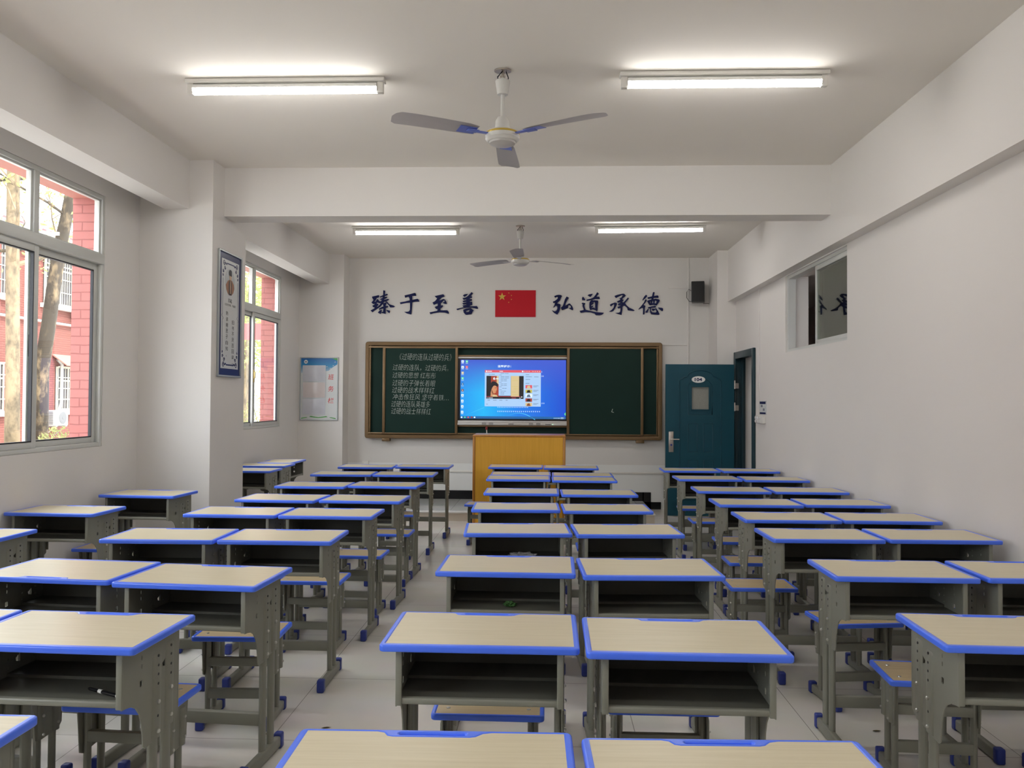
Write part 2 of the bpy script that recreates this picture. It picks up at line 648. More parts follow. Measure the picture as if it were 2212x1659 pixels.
def rrect(x0, x1, y0, y1, r, n=4):
    out = []
    for cx, cy, a0 in ((x1 - r, y1 - r, 0), (x0 + r, y1 - r, 90), (x0 + r, y0 + r, 180), (x1 - r, y0 + r, 270)):
        for i in range(n + 1):
            a = R(a0 + 90 * i / n)
            out.append((cx + r * math.cos(a), cy + r * math.sin(a)))
    return out


def one(name, mat, parent, *boxes, bev=0.0):
    bm = BM()
    for b in boxes:
        add_box(bm, *b, bev=bev)
    return obj(name, bm, mat, parent)


# ------------------------------------------------------------------ room shell
WL, WR, YF, YB = -3.46, 2.51, 11.70, -2.2
ZC = 3.53
FAR = 11.38           # near face of the far left pillar

bm = BM()
add_box(bm, WL - 0.3, WR + 2.6, YB - 0.2, YF + 0.2, -0.12, 0.0)
struct(obj('floor', bm, M_FLOOR))
bm = BM()
add_box(bm, WR + 0.24, WR + 2.6, YF + 0.2, 16.2, -0.12, 0.0)
struct(obj('floor_corridor', bm, M_FLOOR))
bm = BM()
add_box(bm, WL - 0.3, WR + 0.3, YB - 0.2, YF + 0.2, ZC, ZC + 0.16)
struct(obj('ceiling', bm, M_CEIL))
bm = BM()
add_box(bm, WL - 0.26, WR + 0.24, YF, YF + 0.24, 0, ZC)
struct(obj('wall_front', bm, M_FRONT))
bm = BM()
add_box(bm, WL - 0.26, WR + 0.24, YB - 0.24, YB, 0, ZC)
struct(obj('wall_back', bm, M_WALL))

# windows in the left wall: (y0, y1, z0, z1)
WIN1 = (3.62, 6.31, 1.135, 3.085)
WIN2 = (8.71, 10.60, 1.155, 3.095)
WIN_ADDED = (-0.90, 2.20, 1.135, 3.085)     # unseen window beside the viewer, added for more daylight


def holed_wall(bm, x0, x1, y0, y1, z0, z1, holes):
    ys = y0
    for (a, b, c, d) in sorted(holes):
        add_box(bm, x0, x1, ys, a, z0, z1)
        if c > z0:
            add_box(bm, x0, x1, a, b, z0, c)
        add_box(bm, x0, x1, a, b, d, z1)
        ys = b
    add_box(bm, x0, x1, ys, y1, z0, z1)


bm = BM()
holed_wall(bm, WL - 0.075, WL, YB, YF, 0, ZC, [WIN_ADDED, WIN1, WIN2])
struct(obj('wall_left', bm, M_WALL))
bm = BM()
holed_wall(bm, WL - 0.26, WL - 0.075, YB, YF, -0.2, 8.6, [WIN_ADDED, WIN1, WIN2])
struct(obj('wall_outer', bm, M_PINK))
# lintel soffits in plain pink paint over each window
bm = BM()
for (a, b, c, d) in (WIN_ADDED, WIN1, WIN2):
    add_box(bm, WL - 0.262, WL - 0.077, a + 0.001, b - 0.001, d - 0.012, d + 0.02)
struct(obj('trim_1', bm, M_PINKPLAIN))
# storeys above this classroom (they shade the yard)
bm = BM()
add_box(bm, WL - 0.26, WR + 2.6, YB - 0.24, YF + 0.24, ZC + 0.16, 8.6)
struct(obj('wall_upper', bm, M_PINKPLAIN))

IW = (7.04, 8.84, 2.035, 2.835)     # interior window of the right wall
DR = (10.10, 11.12, 0.0, 2.135)     # doorway
bm = BM()
holed_wall(bm, WR, WR + 0.24, YB, YF, 0, ZC, [IW, DR])
struct(obj('wall_right', bm, M_WALL))

# pillars, beams
bm = BM()
add_box(bm, WL - 0.02, -2.832, 6.86, 7.625, 0, ZC)
struct(obj('wall_pillar_left', bm, M_WALL))
bm = BM()
add_box(bm, WL - 0.02, -2.832, FAR, YF + 0.02, 0, ZC)
struct(obj('wall_pillar_far', bm, M_WALL))
bm = BM()
add_box(bm, 2.262, WR + 0.02, 11.125, YF + 0.02, 0, ZC)
struct(obj('wall_pillar_right', bm, M_WALL))
bm = BM()
add_box(bm, -2.835, 2.41, 7.107, 7.36, 3.105, ZC + 0.02)
struct(obj('trim_beam_cross', bm, M_WALL))
bm = BM()
add_box(bm, -3.25, -3.037, YB, 6.87, 3.115, ZC + 0.02)
add_box(bm, -3.25, -3.037, 7.62, FAR + 0.01, 3.115, ZC + 0.02)
struct(obj('trim_beam_left', bm, M_WALL))
bm = BM()
add_box(bm, 2.40, WR + 0.02, YB, 11.13, 2.845, ZC + 0.02)
struct(obj('trim_beam_right', bm, M_WALL))

# podium and black skirting
bm = BM()
add_box(bm, -2.832, 1.34, 10.34, YF, 0, 0.105)
pod = struct(obj('floor_podium', bm, M_RISER))
bm = BM()
add_box(bm, -2.832, 1.345, 10.47, YF, 0.105, 0.113)
obj('podium_top', bm, M_PODTOP, pod)
bm = BM()
add_box(bm, -2.832, 1.35, 10.325, 10.47, 0.098, 0.114, bev=0.003)
obj('podium_nosing', bm, M_STONE, pod)
bm = BM()
add_box(bm, -2.832, 1.36, YF - 0.012, YF, 0.113, 0.235)
add_box(bm, 1.345, 1.60, YF - 0.012, YF, 0.0, 0.10)
add_box(bm, 1.345, 1.46, YF - 0.012, YF, 0.0, 0.235)
struct(obj('baseboard_front', bm, M_BLACKTILE))
bm = BM()
add_box(bm, -2.83, 2.26, YF - 0.014, YF, 0.49, 0.515, bev=0.003)
struct(obj('trim_cable_trunk', bm, M_PLASTIC))

# corridor behind the right wall
bm = BM()
add_box(bm, WR + 2.2, WR + 2.4, 2.0, 16.0, 0, 3.5)
struct(obj('wall_corridor', bm, M_WALL))
bm = BM()
add_box(bm, WR + 0.24, WR + 2.4, 1.9, 16.1, 3.2, 3.35)
struct(obj('ceiling_corridor', bm, M_CEIL))
bm = BM()
add_box(bm, WR + 0.24, WR + 2.4, 16.0, 16.2, 0, 3.5)
struct(obj('wall_corridor_end', bm, M_CORR))
bm = BM()
add_box(bm, WR + 0.24, WR + 2.4, 1.9, 2.1, 0, 2.2)  # unseen part-height wall, added to cut daylight in the corridor
struct(obj('wall_corridor_daylight_stop', bm, M_WALL))
bm = BM()
add_box(bm, WR + 0.24, WR + 0.26, 10.0, 16.0, 0, 3.2)
add_box(bm, WR + 0.24, WR + 1.25, 12.6, 12.9, 0, 3.2)
struct(obj('wall_corridor_pier', bm, M_WALL))


# ------------------------------------------------------------------ windows of the left wall
def window(name, win, xin, mulls, ztr, label, latch_y=None):
    y0, y1, z0, z1 = win
    x1 = xin - 0.004
    x0 = xin - 0.072
    root = sroot(name)
    root['label'] = label
    bm = BM()
    fw = 0.032
    add_box(bm, x0, x1, y0, y0 + fw, z0, z1, bev=0.004)
    add_box(bm, x0, x1, y1 - fw, y1, z0, z1, bev=0.004)
    add_box(bm, x0 + 0.001, x1 - 0.001, y0 + fw - 0.002, y1 - fw + 0.002, z1 - fw, z1 - 0.001, bev=0.003)
    add_box(bm, x0 + 0.001, x1 - 0.001, y0 + fw - 0.002, y1 - fw + 0.002, z0 + 0.001, z0 + fw, bev=0.003)
    add_box(bm, x0 - 0.004, x1 + 0.012, y0 + 0.01, y1 - 0.01, ztr - 0.038, ztr + 0.038, bev=0.005)
    for m in mulls:
        add_box(bm, x0 + 0.002, x1 - 0.002, m - 0.028, m + 0.028, ztr + 0.03, z1 - fw + 0.004, bev=0.004)
    obj('window_frame', bm, M_ALU, root)
    ed = [y0 + fw] + list(mulls) + [y1 - fw]
    for i in range(len(ed) - 1):
        a, b = ed[i] + (0.026 if i else -0.002), ed[i + 1] - (0.026 if i < len(ed) - 2 else -0.002)
        bm = BM()
        add_box(bm, x0 + 0.020, x0 + 0.050, a, a + 0.020, ztr + 0.037, z1 - fw + 0.002)
        add_box(bm, x0 + 0.020, x0 + 0.050, b - 0.020, b, ztr + 0.037, z1 - fw + 0.002)
        add_box(bm, x0 + 0.021, x0 + 0.049, a + 0.019, b - 0.019, z1 - fw - 0.014, z1 - fw + 0.002)
        add_box(bm, x0 + 0.021, x0 + 0.049, a + 0.019, b - 0.019, ztr + 0.037, ztr + 0.055)
        fl = obj('fixed_light', bm, M_ALU, root)
        bm = BM()
        add_box(bm, x0 + 0.033, x0 + 0.037, a + 0.018, b - 0.018, ztr + 0.05, z1 - fw - 0.012)
        obj('pane', bm, M_GLASS, fl)
    # sliding sashes, alternating tracks
    for i in range(len(ed) - 1):
        a, b = ed[i] - (0.035 if i else 0), ed[i + 1] + (0.035 if i < len(ed) - 2 else 0)
        xo = x0 + (0.010 if i % 2 == 0 else 0.040)
        zb, zt = z0 + fw, ztr - 0.036
        s = 0.052
        bm = BM()
        add_box(bm, xo, xo + 0.024, a, a + s, zb, zt, bev=0.003)
        add_box(bm, xo, xo + 0.024, b - s, b, zb, zt, bev=0.003)
        add_box(bm, xo + 0.001, xo + 0.023, a + s - 0.002, b - s + 0.002, zt - s, zt - 0.001, bev=0.003)
        add_box(bm, xo + 0.001, xo + 0.023, a + s - 0.002, b - s + 0.002, zb + 0.001, zb + s * 0.8, bev=0.003)
        sh = obj('sliding_sash', bm, M_ALU, root)
        bm = BM()
        g = 0.008
        for (p, q, r_, t_) in ((a + s, a + s + g, zb + s * .8, zt - s), (b - s - g, b - s, zb + s * .8, zt - s), (a + s, b - s, zt - s - g, zt - s), (a + s, b - s, zb + s * .8, zb + s * .8 + g)):
            add_box(bm, xo + 0.002, xo + 0.0245, p, q, r_, t_)
        obj('gasket', bm, M_GASKET_HOLE, sh)
        bm = BM()
        add_box(bm, xo + 0.010, xo + 0.014, a + s - 0.005, b - s + 0.005, zb + s * .8 - .005, zt - s + .005)
        obj('pane', bm, M_GLASS, sh)
        if latch_y and i == len(ed) - 2:
            bm = BM()
            add_box(bm, xo + 0.024, xo + 0.036, a + 0.012, a + 0.036, latch_y - 0.075, latch_y + 0.075, bev=0.004)
            add_box(bm, xo + 0.036, xo + 0.048, a + 0.014, a + 0.030, latch_y - 0.03, latch_y + 0.045, bev=0.004)
            obj('latch', bm, M_BRASS if name == 'window_2' else M_GASKET_HOLE, sh)
    return root


window('window_1', WIN1, WL, (4.55, 5.455), 2.585, 'nearer left window overlooking the red brick building', latch_y=1.86)
window('window_added_light', WIN_ADDED, WL, (0.13, 1.17), 2.585, 'added unseen left window beside the viewer, for extra daylight')
window('window_2', WIN2, WL, (9.655,), 2.575, 'farther left window behind the pillar, overlooking trees', latch_y=1.78)

# interior sliding window in the right wall, far half open
rw = sroot('window_3')
rw['label'] = 'small high sliding window in the right wall, half open'
y0, y1, z0, z1 = IW
bm = BM()
xa, xb = WR + 0.02, WR + 0.10
add_box(bm, xa + 0.001, xb - 0.001, y0 + 0.029, y1 - 0.029, z1 - 0.03, z1)
add_box(bm, xa + 0.001, xb - 0.001, y0 + 0.029, y1 - 0.029, z0, z0 + 0.03)
add_box(bm, xa, xb, y0, y0 + 0.03, z0, z1)
add_box(bm, xa, xb, y1 - 0.03, y1, z0, z1)
obj('window_frame', bm, M_ALU, rw)
for (a, b, xo, nm) in ((y0 + 0.02, 7.97, WR + 0.03, 'near'), (7.10, 8.02, WR + 0.066, 'far')):
    bm = BM()
    for q in ((a, a + 0.035), (b - 0.035, b)):
        add_box(bm, xo, xo + 0.024, q[0], q[1], z0 + 0.03, z1 - 0.03, bev=0.002)
    add_box(bm, xo + 0.001, xo + 0.023, a + 0.034, b - 0.034, z1 - 0.075, z1 - 0.03, bev=0.002)
    add_box(bm, xo + 0.001, xo + 0.023, a + 0.034, b - 0.034, z0 + 0.03, z0 + 0.065, bev=0.002)
    sh = obj('sliding_sash', bm, M_ALU, rw)
    bm = BM()
    add_box(bm, xo + 0.010, xo + 0.014, a + 0.03, b - 0.03, z0 + 0.06, z1 - 0.07)
    obj('pane', bm, M_IGLASS, sh)
    if nm == 'near':
        sh.matrix_world = T(WR + 0.04, 7.5, 0) @ Matrix.Rotation(R(-0.4), 4, 'Z') @ T(-WR - 0.04, -7.5, 0)

# ------------------------------------------------------------------ door
d = sroot('door_1')
d['label'] = 'dark teal classroom door standing open against the front right corner'
bm = BM()
y0, y1, z0, z1 = DR
for (a, b, c, e_) in ((y0 - 0.02, y0 + 0.055, 0, z1 + 0.031), (y1 - 0.075, y1, 0, z1 + 0.031)):
    add_box(bm, WR - 0.035, WR + 0.0, a, b, c, e_, bev=0.008)
    a2 = max(a, y0) if a < y0 + 0.03 else a + 0.012
    b2 = b - 0.012 if b < y1 - 0.5 else b
    add_box(bm, WR - 0.02, WR + 0.11, a2, b2, c, min(e_, z1 - 0.002), bev=0.004)
add_box(bm, WR - 0.033, WR, y0 + 0.05, y1 - 0.07, z1 - 0.06, z1 + 0.03, bev=0.006)
add_box(bm, WR - 0.018, WR + 0.108, y0 + 0.04, y1 - 0.085, z1 - 0.049, z1 - 0.003)
add_box(bm, WR + 0.05, WR + 0.075, y1 - 0.10, y1 - 0.07, 0, z1 - 0.08)
obj('door_frame', bm, M_TEALD, d)
# leaf: parallel to the front wall, hinged at the far jamb
LX0, LX1, LYF, LYB, LZT = 1.560, 2.452, 10.968, 11.012, 2.000
bm = BM()
win_hole = rrect(1.895, 2.125, 1.405, 1.705, 0.006, 1)
outer = [(LX0, 0.012), (LX1, 0.012), (LX1, LZT), (LX0, LZT)]
add_plate(bm, [outer, win_hole], on_front(0, (LYF + LYB) / 2, 0), LYB - LYF)


def moulding(bm, path, r=0.007, y=LYF, closed=True):
    pts = [Vector((x, y, z)) for x, z in path]
    if closed:
        pts = pts + [pts[0], pts[1]]
    add_tube(bm, pts, r, n=8)


arch = [(1.74, 0.22), (1.74, 1.78), (1.755, 1.80), (1.78, 1.81), (1.795, 1.83), (1.84, 1.835)]
na = 12
arch += [(2.01 - 0.17 * math.cos(math.pi * i / na), 1.835 + 0.085 * math.sin(math.pi * i / na)) for i in range(1, na)]
arch += [(2.18, 1.835), (2.225, 1.83), (2.24, 1.81), (2.265, 1.80), (2.28, 1.78), (2.28, 0.22)]
moulding(bm, arch)
ina = [(1.855, 1.34), (1.855, 1.70)] + [(2.01 - 0.155 * math.cos(math.pi * i / na), 1.70 + 0.12 * math.sin(math.pi * i / na)) for i in range(0, na + 1)] + [(2.165, 1.34)]
moulding(bm, ina, 0.006)
for (a, b) in ((1.855, 1.975), (2.055, 2.175)):
    moulding(bm, [(a, 0.85), (b, 0.85), (b, 1.22), (a, 1.22)], 0.006)
    moulding(bm, [(a, 0.28), (b, 0.28), (b, 0.74), (a, 0.74)], 0.006)
leaf = obj('door_leaf', bm, M_TEAL, d)
bm = BM()
for (p, q, r_, t_) in ((1.88, 1.90, 1.39, 1.72), (2.12, 2.14, 1.39, 1.72), (1.8985, 2.1215, 1.701, 1.7195), (1.8985, 2.1215, 1.3905, 1.409)):
    add_box(bm, p, q, LYF - 0.008, LYF + 0.004, r_, t_, bev=0.002)
obj('window_bead', bm, M_TEAL, leaf)
bm = BM()
add_box(bm, 1.895, 2.125, LYF + 0.018, LYF + 0.022, 1.405, 1.705)
obj('door_pane', bm, paint('frosted_door_pane', (0.27, 0.27, 0.24), 0.35, var=0.12, scale=60), leaf)
bm = BM()
add_plate(bm, [circ(1.985, 1.800, 0.088, 32, 0.043)], on_front(0, LYF - 0.006, 0), 0.008)
plq = obj('number_plate', bm, M_WHITE, leaf)
bm = BM()
add_text(bm, '104', on_front(1.935, LYF - 0.0105, 1.778), width=0.098, height=0.044, t=0.0, offset=0.035)
obj('number', bm, M_NAVYSIGN, plq)
bm = BM()
add_box(bm, 1.60, 1.662, LYF - 0.012, LYF, 0.845, 1.115, bev=0.004)
hp = obj('handle_plate', bm, M_STEEL, leaf)
bm = BM()
add_tube(bm, [(1.63, LYF - 0.012, 1.015), (1.63, LYF - 0.055, 1.015), (1.645, LYF - 0.06, 1.015), (1.73, LYF - 0.06, 1.015)], 0.009, n=10)
obj('handle', bm, M_STEEL, hp)
bm = BM()
add_tube(bm, [(1.632, LYF - 0.022, 0.94), (1.632, LYF - 0.010, 0.94)], 0.013, n=14)
obj('lock_cylinder', bm, M_NAVY, hp)
for hz in (1.735, 1.445):
    bm = BM()
    add_tube(bm, [(LX1 + 0.006, LYF - 0.006, hz - 0.055), (LX1 + 0.006, LYF - 0.006, hz + 0.055)], 0.009, n=10)
    add_box(bm, LX1 + 0.008, LX1 + 0.058, LYF - 0.002, LYF + 0.001, hz - 0.05, hz + 0.02)
    obj('hinge', bm, M_STEEL, d)

# ------------------------------------------------------------------ lettering on the front wall
GLYPHS = [
 ('zhen', 795, 17.696, [
  [(165,465),(420,405),(440,440),(420,490),(300,530),(210,570),(165,500)],
  [(230,560),(340,515),(300,610),(240,655),(330,650),(330,730),(210,750),(140,690),(200,630)],
  [(365,555),(405,580),(440,640),(520,650),(520,700),(455,720),(380,690),(300,700),(320,620)],
  [(270,650),(345,680),(350,900),(290,950),(260,900)],
  [(175,820),(270,770),(390,735),(410,780),(340,850),(220,875)],
  [(110,1000),(260,920),(380,850),(450,830),(500,740),(520,770),(470,860),(380,920),(250,1010),(180,1065)],
  [(595,220),(665,235),(655,350),(650,520),(590,640),(500,700),(440,690),(520,640),(570,560),(600,400)],
  [(460,470),(560,420),(740,355),(775,380),(740,410),(600,460),(480,495)],
  [(480,560),(600,500),(730,465),(750,490),(700,530),(580,570),(500,590)],
  [(510,690),(620,590),(790,550),(825,575),(770,610),(690,650),(600,660),(500,740)],
  [(560,640),(640,640),(560,760),(470,860),(380,920),(370,880),(450,800),(510,720)],
  [(670,630),(730,650),(840,760),(1000,810),(1055,845),(1000,875),(870,880),(820,800),(740,720)],
  [(570,740),(700,690),(720,720),(690,790),(600,775)],
  [(600,740),(690,720),(690,1130),(560,1095),(520,1060),(600,1050),(612,900)],
  [(440,930),(560,860),(760,820),(800,850),(770,880),(640,905),(520,940),(450,970)],
  [(395,1080),(470,1000),(545,975),(540,1000),(510,1110),(480,1130)],
  [(705,975),(850,1000),(865,1030),(845,1105),(800,1080)]]),
 ('yu', 795, 17.696, [
  [(1420,415),(1600,375),(1800,320),(1840,330),(1870,430),(1720,435),(1560,465),(1440,500)],
  [(1240,685),(1450,650),(1700,590),(1930,545),(1960,570),(1990,655),(1840,655),(1700,690),(1500,700),(1265,750)],
  [(1560,450),(1715,430),(1715,800),(1690,1140),(1660,1150),(1500,1105),(1410,1050),(1560,1045),(1610,1020),(1635,960),(1635,720),(1610,520)]]),
 ('zhi', 920, 17.696, [
  [(375,440),(690,370),(725,390),(755,455),(620,500),(430,510)],
  [(480,500),(650,480),(530,605),(600,600),(700,550),(760,570),(820,660),(840,740),(760,740),(680,700),(750,655),(750,610),(720,590),(690,620),(640,690),(480,720),(340,775),(285,690),(380,640),(440,570)],
  [(490,700),(610,680),(600,800),(590,1010),(480,1010),(490,860)],
  [(370,860),(480,820),(680,790),(695,830),(650,880),(580,920),(430,940)],
  [(175,1070),(350,1035),(550,990),(860,990),(910,1040),(925,1110),(900,1120),(760,1075),(560,1065),(330,1100),(210,1135)]]),
 ('shan', 920, 17.696, [
  [(1455,415),(1520,370),(1640,355),(1600,410),(1510,470)],
  [(1790,285),(1840,330),(1760,430),(1700,480),(1600,560),(1480,580),(1435,520),(1560,495),(1640,440),(1720,360)],
  [(1600,500),(1780,440),(1810,460),(1800,500),(1660,540),(1600,560)],
  [(1440,630),(1600,590),(1770,550),(1805,570),(1800,610),(1660,650),(1470,670)],
  [(1590,500),(1720,480),(1720,880),(1580,890)],
  [(1430,715),(1600,680),(1810,655),(1815,770),(1740,800),(1720,745),(1600,745),(1470,765)],
  [(1440,810),(1600,770),(1740,750),(1740,800),(1600,840),(1480,860)],
  [(1205,935),(1400,890),(1600,840),(1990,820),(2025,860),(2040,930),(1980,925),(1800,885),(1560,890),(1380,930),(1245,980)],
  [(1470,970),(1600,915),(1580,1020),(1580,1065),(1600,1160),(1560,1150),(1490,1080)],
  [(1590,918),(1760,905),(1870,985),(1820,1040),(1715,1010),(1710,965),(1600,1005),(1560,1000)],
  [(1715,1000),(1840,1010),(1790,1130),(1600,1160),(1570,1062),(1690,1045)]]),
 ('hong', 1185, 17.696, [
  [(255,440),(340,400),(430,385),(520,400),(550,435),(500,520),(475,600),(400,670),(370,720),(290,690),(225,700),(200,650),(280,620),(360,560),(390,520),(390,470),(350,465),(285,500)],
  [(300,680),(380,690),(370,720),(480,745),(500,770),(490,900),(440,1040),(375,1145),(260,1080),(165,980),(280,1025),(340,1000),(375,930),(375,830),(340,800),(300,810),(235,885),(225,860),(270,770)],
  [(725,450),(810,500),(750,600),(700,700),(680,810),(820,715),(860,730),(940,820),(980,920),(970,980),(900,950),(820,895),(890,880),(885,820),(840,770),(800,780),(780,890),(700,920),(560,975),(510,880),(580,820),(620,700),(660,560)]]),
 ('dao', 1185, 17.696, [
  [(1525,405),(1570,370),(1715,345),(1690,400),(1640,460),(1610,460)],
  [(1885,285),(1950,345),(1870,440),(1760,540),(1640,590),(1490,620),(1480,575),(1650,530),(1750,480),(1820,390)],
  [(1740,490),(1860,455),(1970,460),(1990,545),(1820,545),(1700,580)],
  [(1600,660),(1660,590),(1740,590),(1680,680),(1660,760),(1660,900),(1620,970),(1590,870),(1590,740)],
  [(1660,640),(1760,595),(1900,605),(1925,640),(1905,800),(1905,950),(1885,1020),(1800,960),(1810,900),(1810,700),(1790,660),(1680,690)],
  [(1650,730),(1700,700),(1755,690),(1740,730),(1700,760),(1650,790)],
  [(1650,830),(1740,795),(1735,830),(1700,870),(1650,890)],
  [(1610,930),(1690,890),(1770,870),(1820,940),(1810,970),(1720,940),(1620,970)],
  [(1310,510),(1345,455),(1380,490),(1440,580),(1420,595),(1320,590)],
  [(1295,715),(1330,690),(1440,710),(1405,790),(1420,890),(1460,970),(1380,1000),(1375,930),(1335,830),(1330,740)],
  [(1225,1000),(1380,970),(1460,965),(1620,1000),(1850,1050),(2145,1075),(2080,1140),(1990,1165),(1840,1165),(1790,1100),(1640,1055),(1450,1045),(1265,1075)]]),
 ('cheng', 1310, 17.015, [
  [(315,410),(420,370),(600,330),(660,330),(730,400),(660,460),(580,520),(480,500),(560,470),(615,390),(580,380),(440,450),(370,490)],
  [(520,490),(600,500),(610,640),(605,900),(575,1110),(450,1075),(350,1035),(480,1025),(530,980),(540,860),(530,650)],
  [(410,610),(540,550),(640,545),(650,570),(600,620),(440,660)],
  [(440,700),(560,650),(660,650),(640,700),(560,740),(465,760)],
  [(425,815),(540,770),(610,760),(600,830),(460,870)],
  [(145,740),(200,700),(330,655),(405,675),(400,740),(340,860),(280,960),(210,985),(120,990),(220,920),(290,830),(310,740),(290,710),(190,800)],
  [(800,470),(840,510),(760,600),(690,680),(630,700),(660,640),(720,570)],
  [(630,690),(700,680),(760,760),(860,850),(1000,910),(1055,945),(1000,965),(800,935),(780,850),(700,770),(640,770),(600,830),(590,760)]]),
 ('de', 1310, 17.015, [
  [(1455,365),(1505,410),(1450,490),(1340,575),(1330,550),(1390,440)],
  [(1440,535),(1490,570),(1440,650),(1370,740),(1440,780),(1420,850),(1405,1080),(1390,1090),(1350,1080),(1355,860),(1330,840),(1195,910),(1190,890),(1300,760),(1390,640)],
  [(1710,280),(1740,265),(1770,285),(1745,420),(1730,520),(1650,560),(1680,420)],
  [(1515,465),(1700,420),(1880,390),(1915,440),(1910,475),(1760,480),(1640,500),(1540,520)],
  [(1500,590),(1600,550),(1590,620),(1640,690),(1600,755),(1560,710)],
  [(1500,590),(1640,545),(1800,515),(1930,540),(1960,580),(1900,680),(1850,760),(1800,750),(1850,600),(1800,575),(1640,600),(1580,630)],
  [(1640,580),(1680,575),(1690,700),(1640,700)],
  [(1725,570),(1780,570),(1765,700),(1720,690)],
  [(1570,710),(1640,680),(1760,680),(1840,690),(1850,760),(1720,735),(1600,755)],
  [(1525,825),(1680,790),(1790,770),(1820,800),(1820,830),(1700,840),(1600,860),(1560,860)],
  [(1560,850),(1550,930),(1510,1030),(1430,1000),(1490,930)],
  [(1600,850),(1640,860),(1640,960),(1680,1010),(1800,1020),(1840,990),(1830,930),(1780,880),(1820,860),(1900,970),(1950,1080),(1920,1100),(1650,1080),(1610,1000)],
  [(1660,880),(1800,880),(1770,930),(1710,965)],
  [(1890,835),(2040,850),(2075,880),(2070,960),(2040,965),(1950,900)]]),
]
ORD8 = ['first', 'second', 'third', 'fourth', 'fifth', 'sixth', 'seventh', 'eighth']
for k, (gn, ox, s, polys) in enumerate(GLYPHS):
    bm = BM()
    for q in polys:
        pl = []
        for (u, v) in q:
            px, py = ox + u / s, 615 + v / s
            pl.append((-2.509 + 0.006567 * (px - 803), EYE + 1.561 - 0.00654 * (py - 627)))
        if sum(a[0] * b[1] - b[0] * a[1] for a, b in zip(pl, pl[1:] + pl[:1])) < 0:
            pl = pl[::-1]
        add_prism(bm, pl, on_front(0, YF, 0), 0.018 + 0.0004 * polys.index(q))
    side = 'left' if k < 4 else 'right'
    o = obj('wall_character', bm, M_NAVYSIGN, smooth=False)
    tag(o, 'navy brush-style Chinese wall character, %s from left, %s of the red flag' % (ORD8[k], side), 'letter', 'motto characters above the blackboard')

# flag
fl = thing('flag_print', 'red five-star flag mounted flat on the wall above the blackboard', 'flag', (-0.454, YF, 2.6915 + 0.19))
bm = BM()
add_box(bm, -0.287, 0.287, -0.008, 0, -0.19, 0.19)
obj('flag_field', bm, M_FLAG, fl)


def star(cx, cy, r, rot):
    return [(cx + (r if i % 2 == 0 else r * 0.40) * math.sin(rot + math.pi * i / 5), cy + (r if i % 2 == 0 else r * 0.40) * math.cos(rot + math.pi * i / 5)) for i in range(10)]


for (cx, cy, r, a) in ((-0.190, 0.098, 0.058, 0.0), (-0.095, 0.152, 0.010, 0.4), (-0.057, 0.115, 0.010, 0.9), (-0.057, 0.060, 0.010, 0.1), (-0.095, 0.018, 0.010, 0.5)):
    bm = BM()
    add_prism(bm, star(cx, cy, r, a)[::-1], on_front(0, -0.008, 0), 0.002)
    obj('star', bm, M_STAR, fl, smooth=False)

# ------------------------------------------------------------------ blackboard
bb = thing('blackboard', 'long green sliding blackboard in a bronze frame on the front wall', 'blackboard', (0, 0, 0))
bm = BM()
BX0, BX1, BZ0, BZ1 = -2.571, 1.603, 0.966, 2.329
add_box(bm, BX0 + 0.04, BX1 - 0.04, 11.655, 11.69, BZ0 + 0.04, BZ1 - 0.04)
obj('back_board', bm, M_BOARD, bb)
bm = BM()
ft = 0.055
add_plate(bm, [rrect(BX0, BX1, BZ0, BZ1, 0.035), [(BX0 + ft, BZ0 + ft), (BX1 - ft, BZ0 + ft), (BX1 - ft, BZ1 - ft), (BX0 + ft, BZ1 - ft)]], on_front(0, 11.645, 0), 0.09, bevel=0.01)
for zz in (BZ1 - 0.085, BZ0 + 0.06):
    add_box(bm, BX0 + 0.05, BX1 - 0.05, 11.60, 11.64, zz, zz + 0.022, bev=0.003)
for xx in (BX0 + 0.058, BX1 - 0.078):
    add_box(bm, xx, xx + 0.02, 11.61, 11.65, BZ0 + 0.05, BZ1 - 0.05, bev=0.003)
obj('frame', bm, M_BFRAME, bb)


def slider(xa, xb, text):
    z0, z1 = 1.030, 2.252
    bm = BM()
    add_box(bm, xa + 0.02, xb - 0.02, 11.588, 11.604, z0 + 0.01, z1 - 0.01)
    pn = obj('sliding_panel', bm, M_BOARD, bb)
    bm = BM()
    for q in (xa, xb - 0.038):
        add_box(bm, q, q + 0.038, 11.574, 11.608, z0, z1, bev=0.006)
    for q in (z0, z1 - 0.016):
        add_box(bm, xa, xb, 11.578, 11.608, q, q + 0.016, bev=0.003)
    obj('panel_frame', bm, M_BFRAME, pn)
    bm = BM()
    hx = xb - 0.019 if text else xa + 0.019
    add_plate(bm, [rrect(hx - 0.013, hx + 0.013, 1.55, 1.70, 0.012)], on_front(0, 11.570, 0), 0.008, bevel=0.002)
    obj('finger_pull', bm, M_BFRAME, pn)
    return pn


pl_ = slider(-2.317, -1.252, True)
pr_ = slider(0.276, 1.340, False)
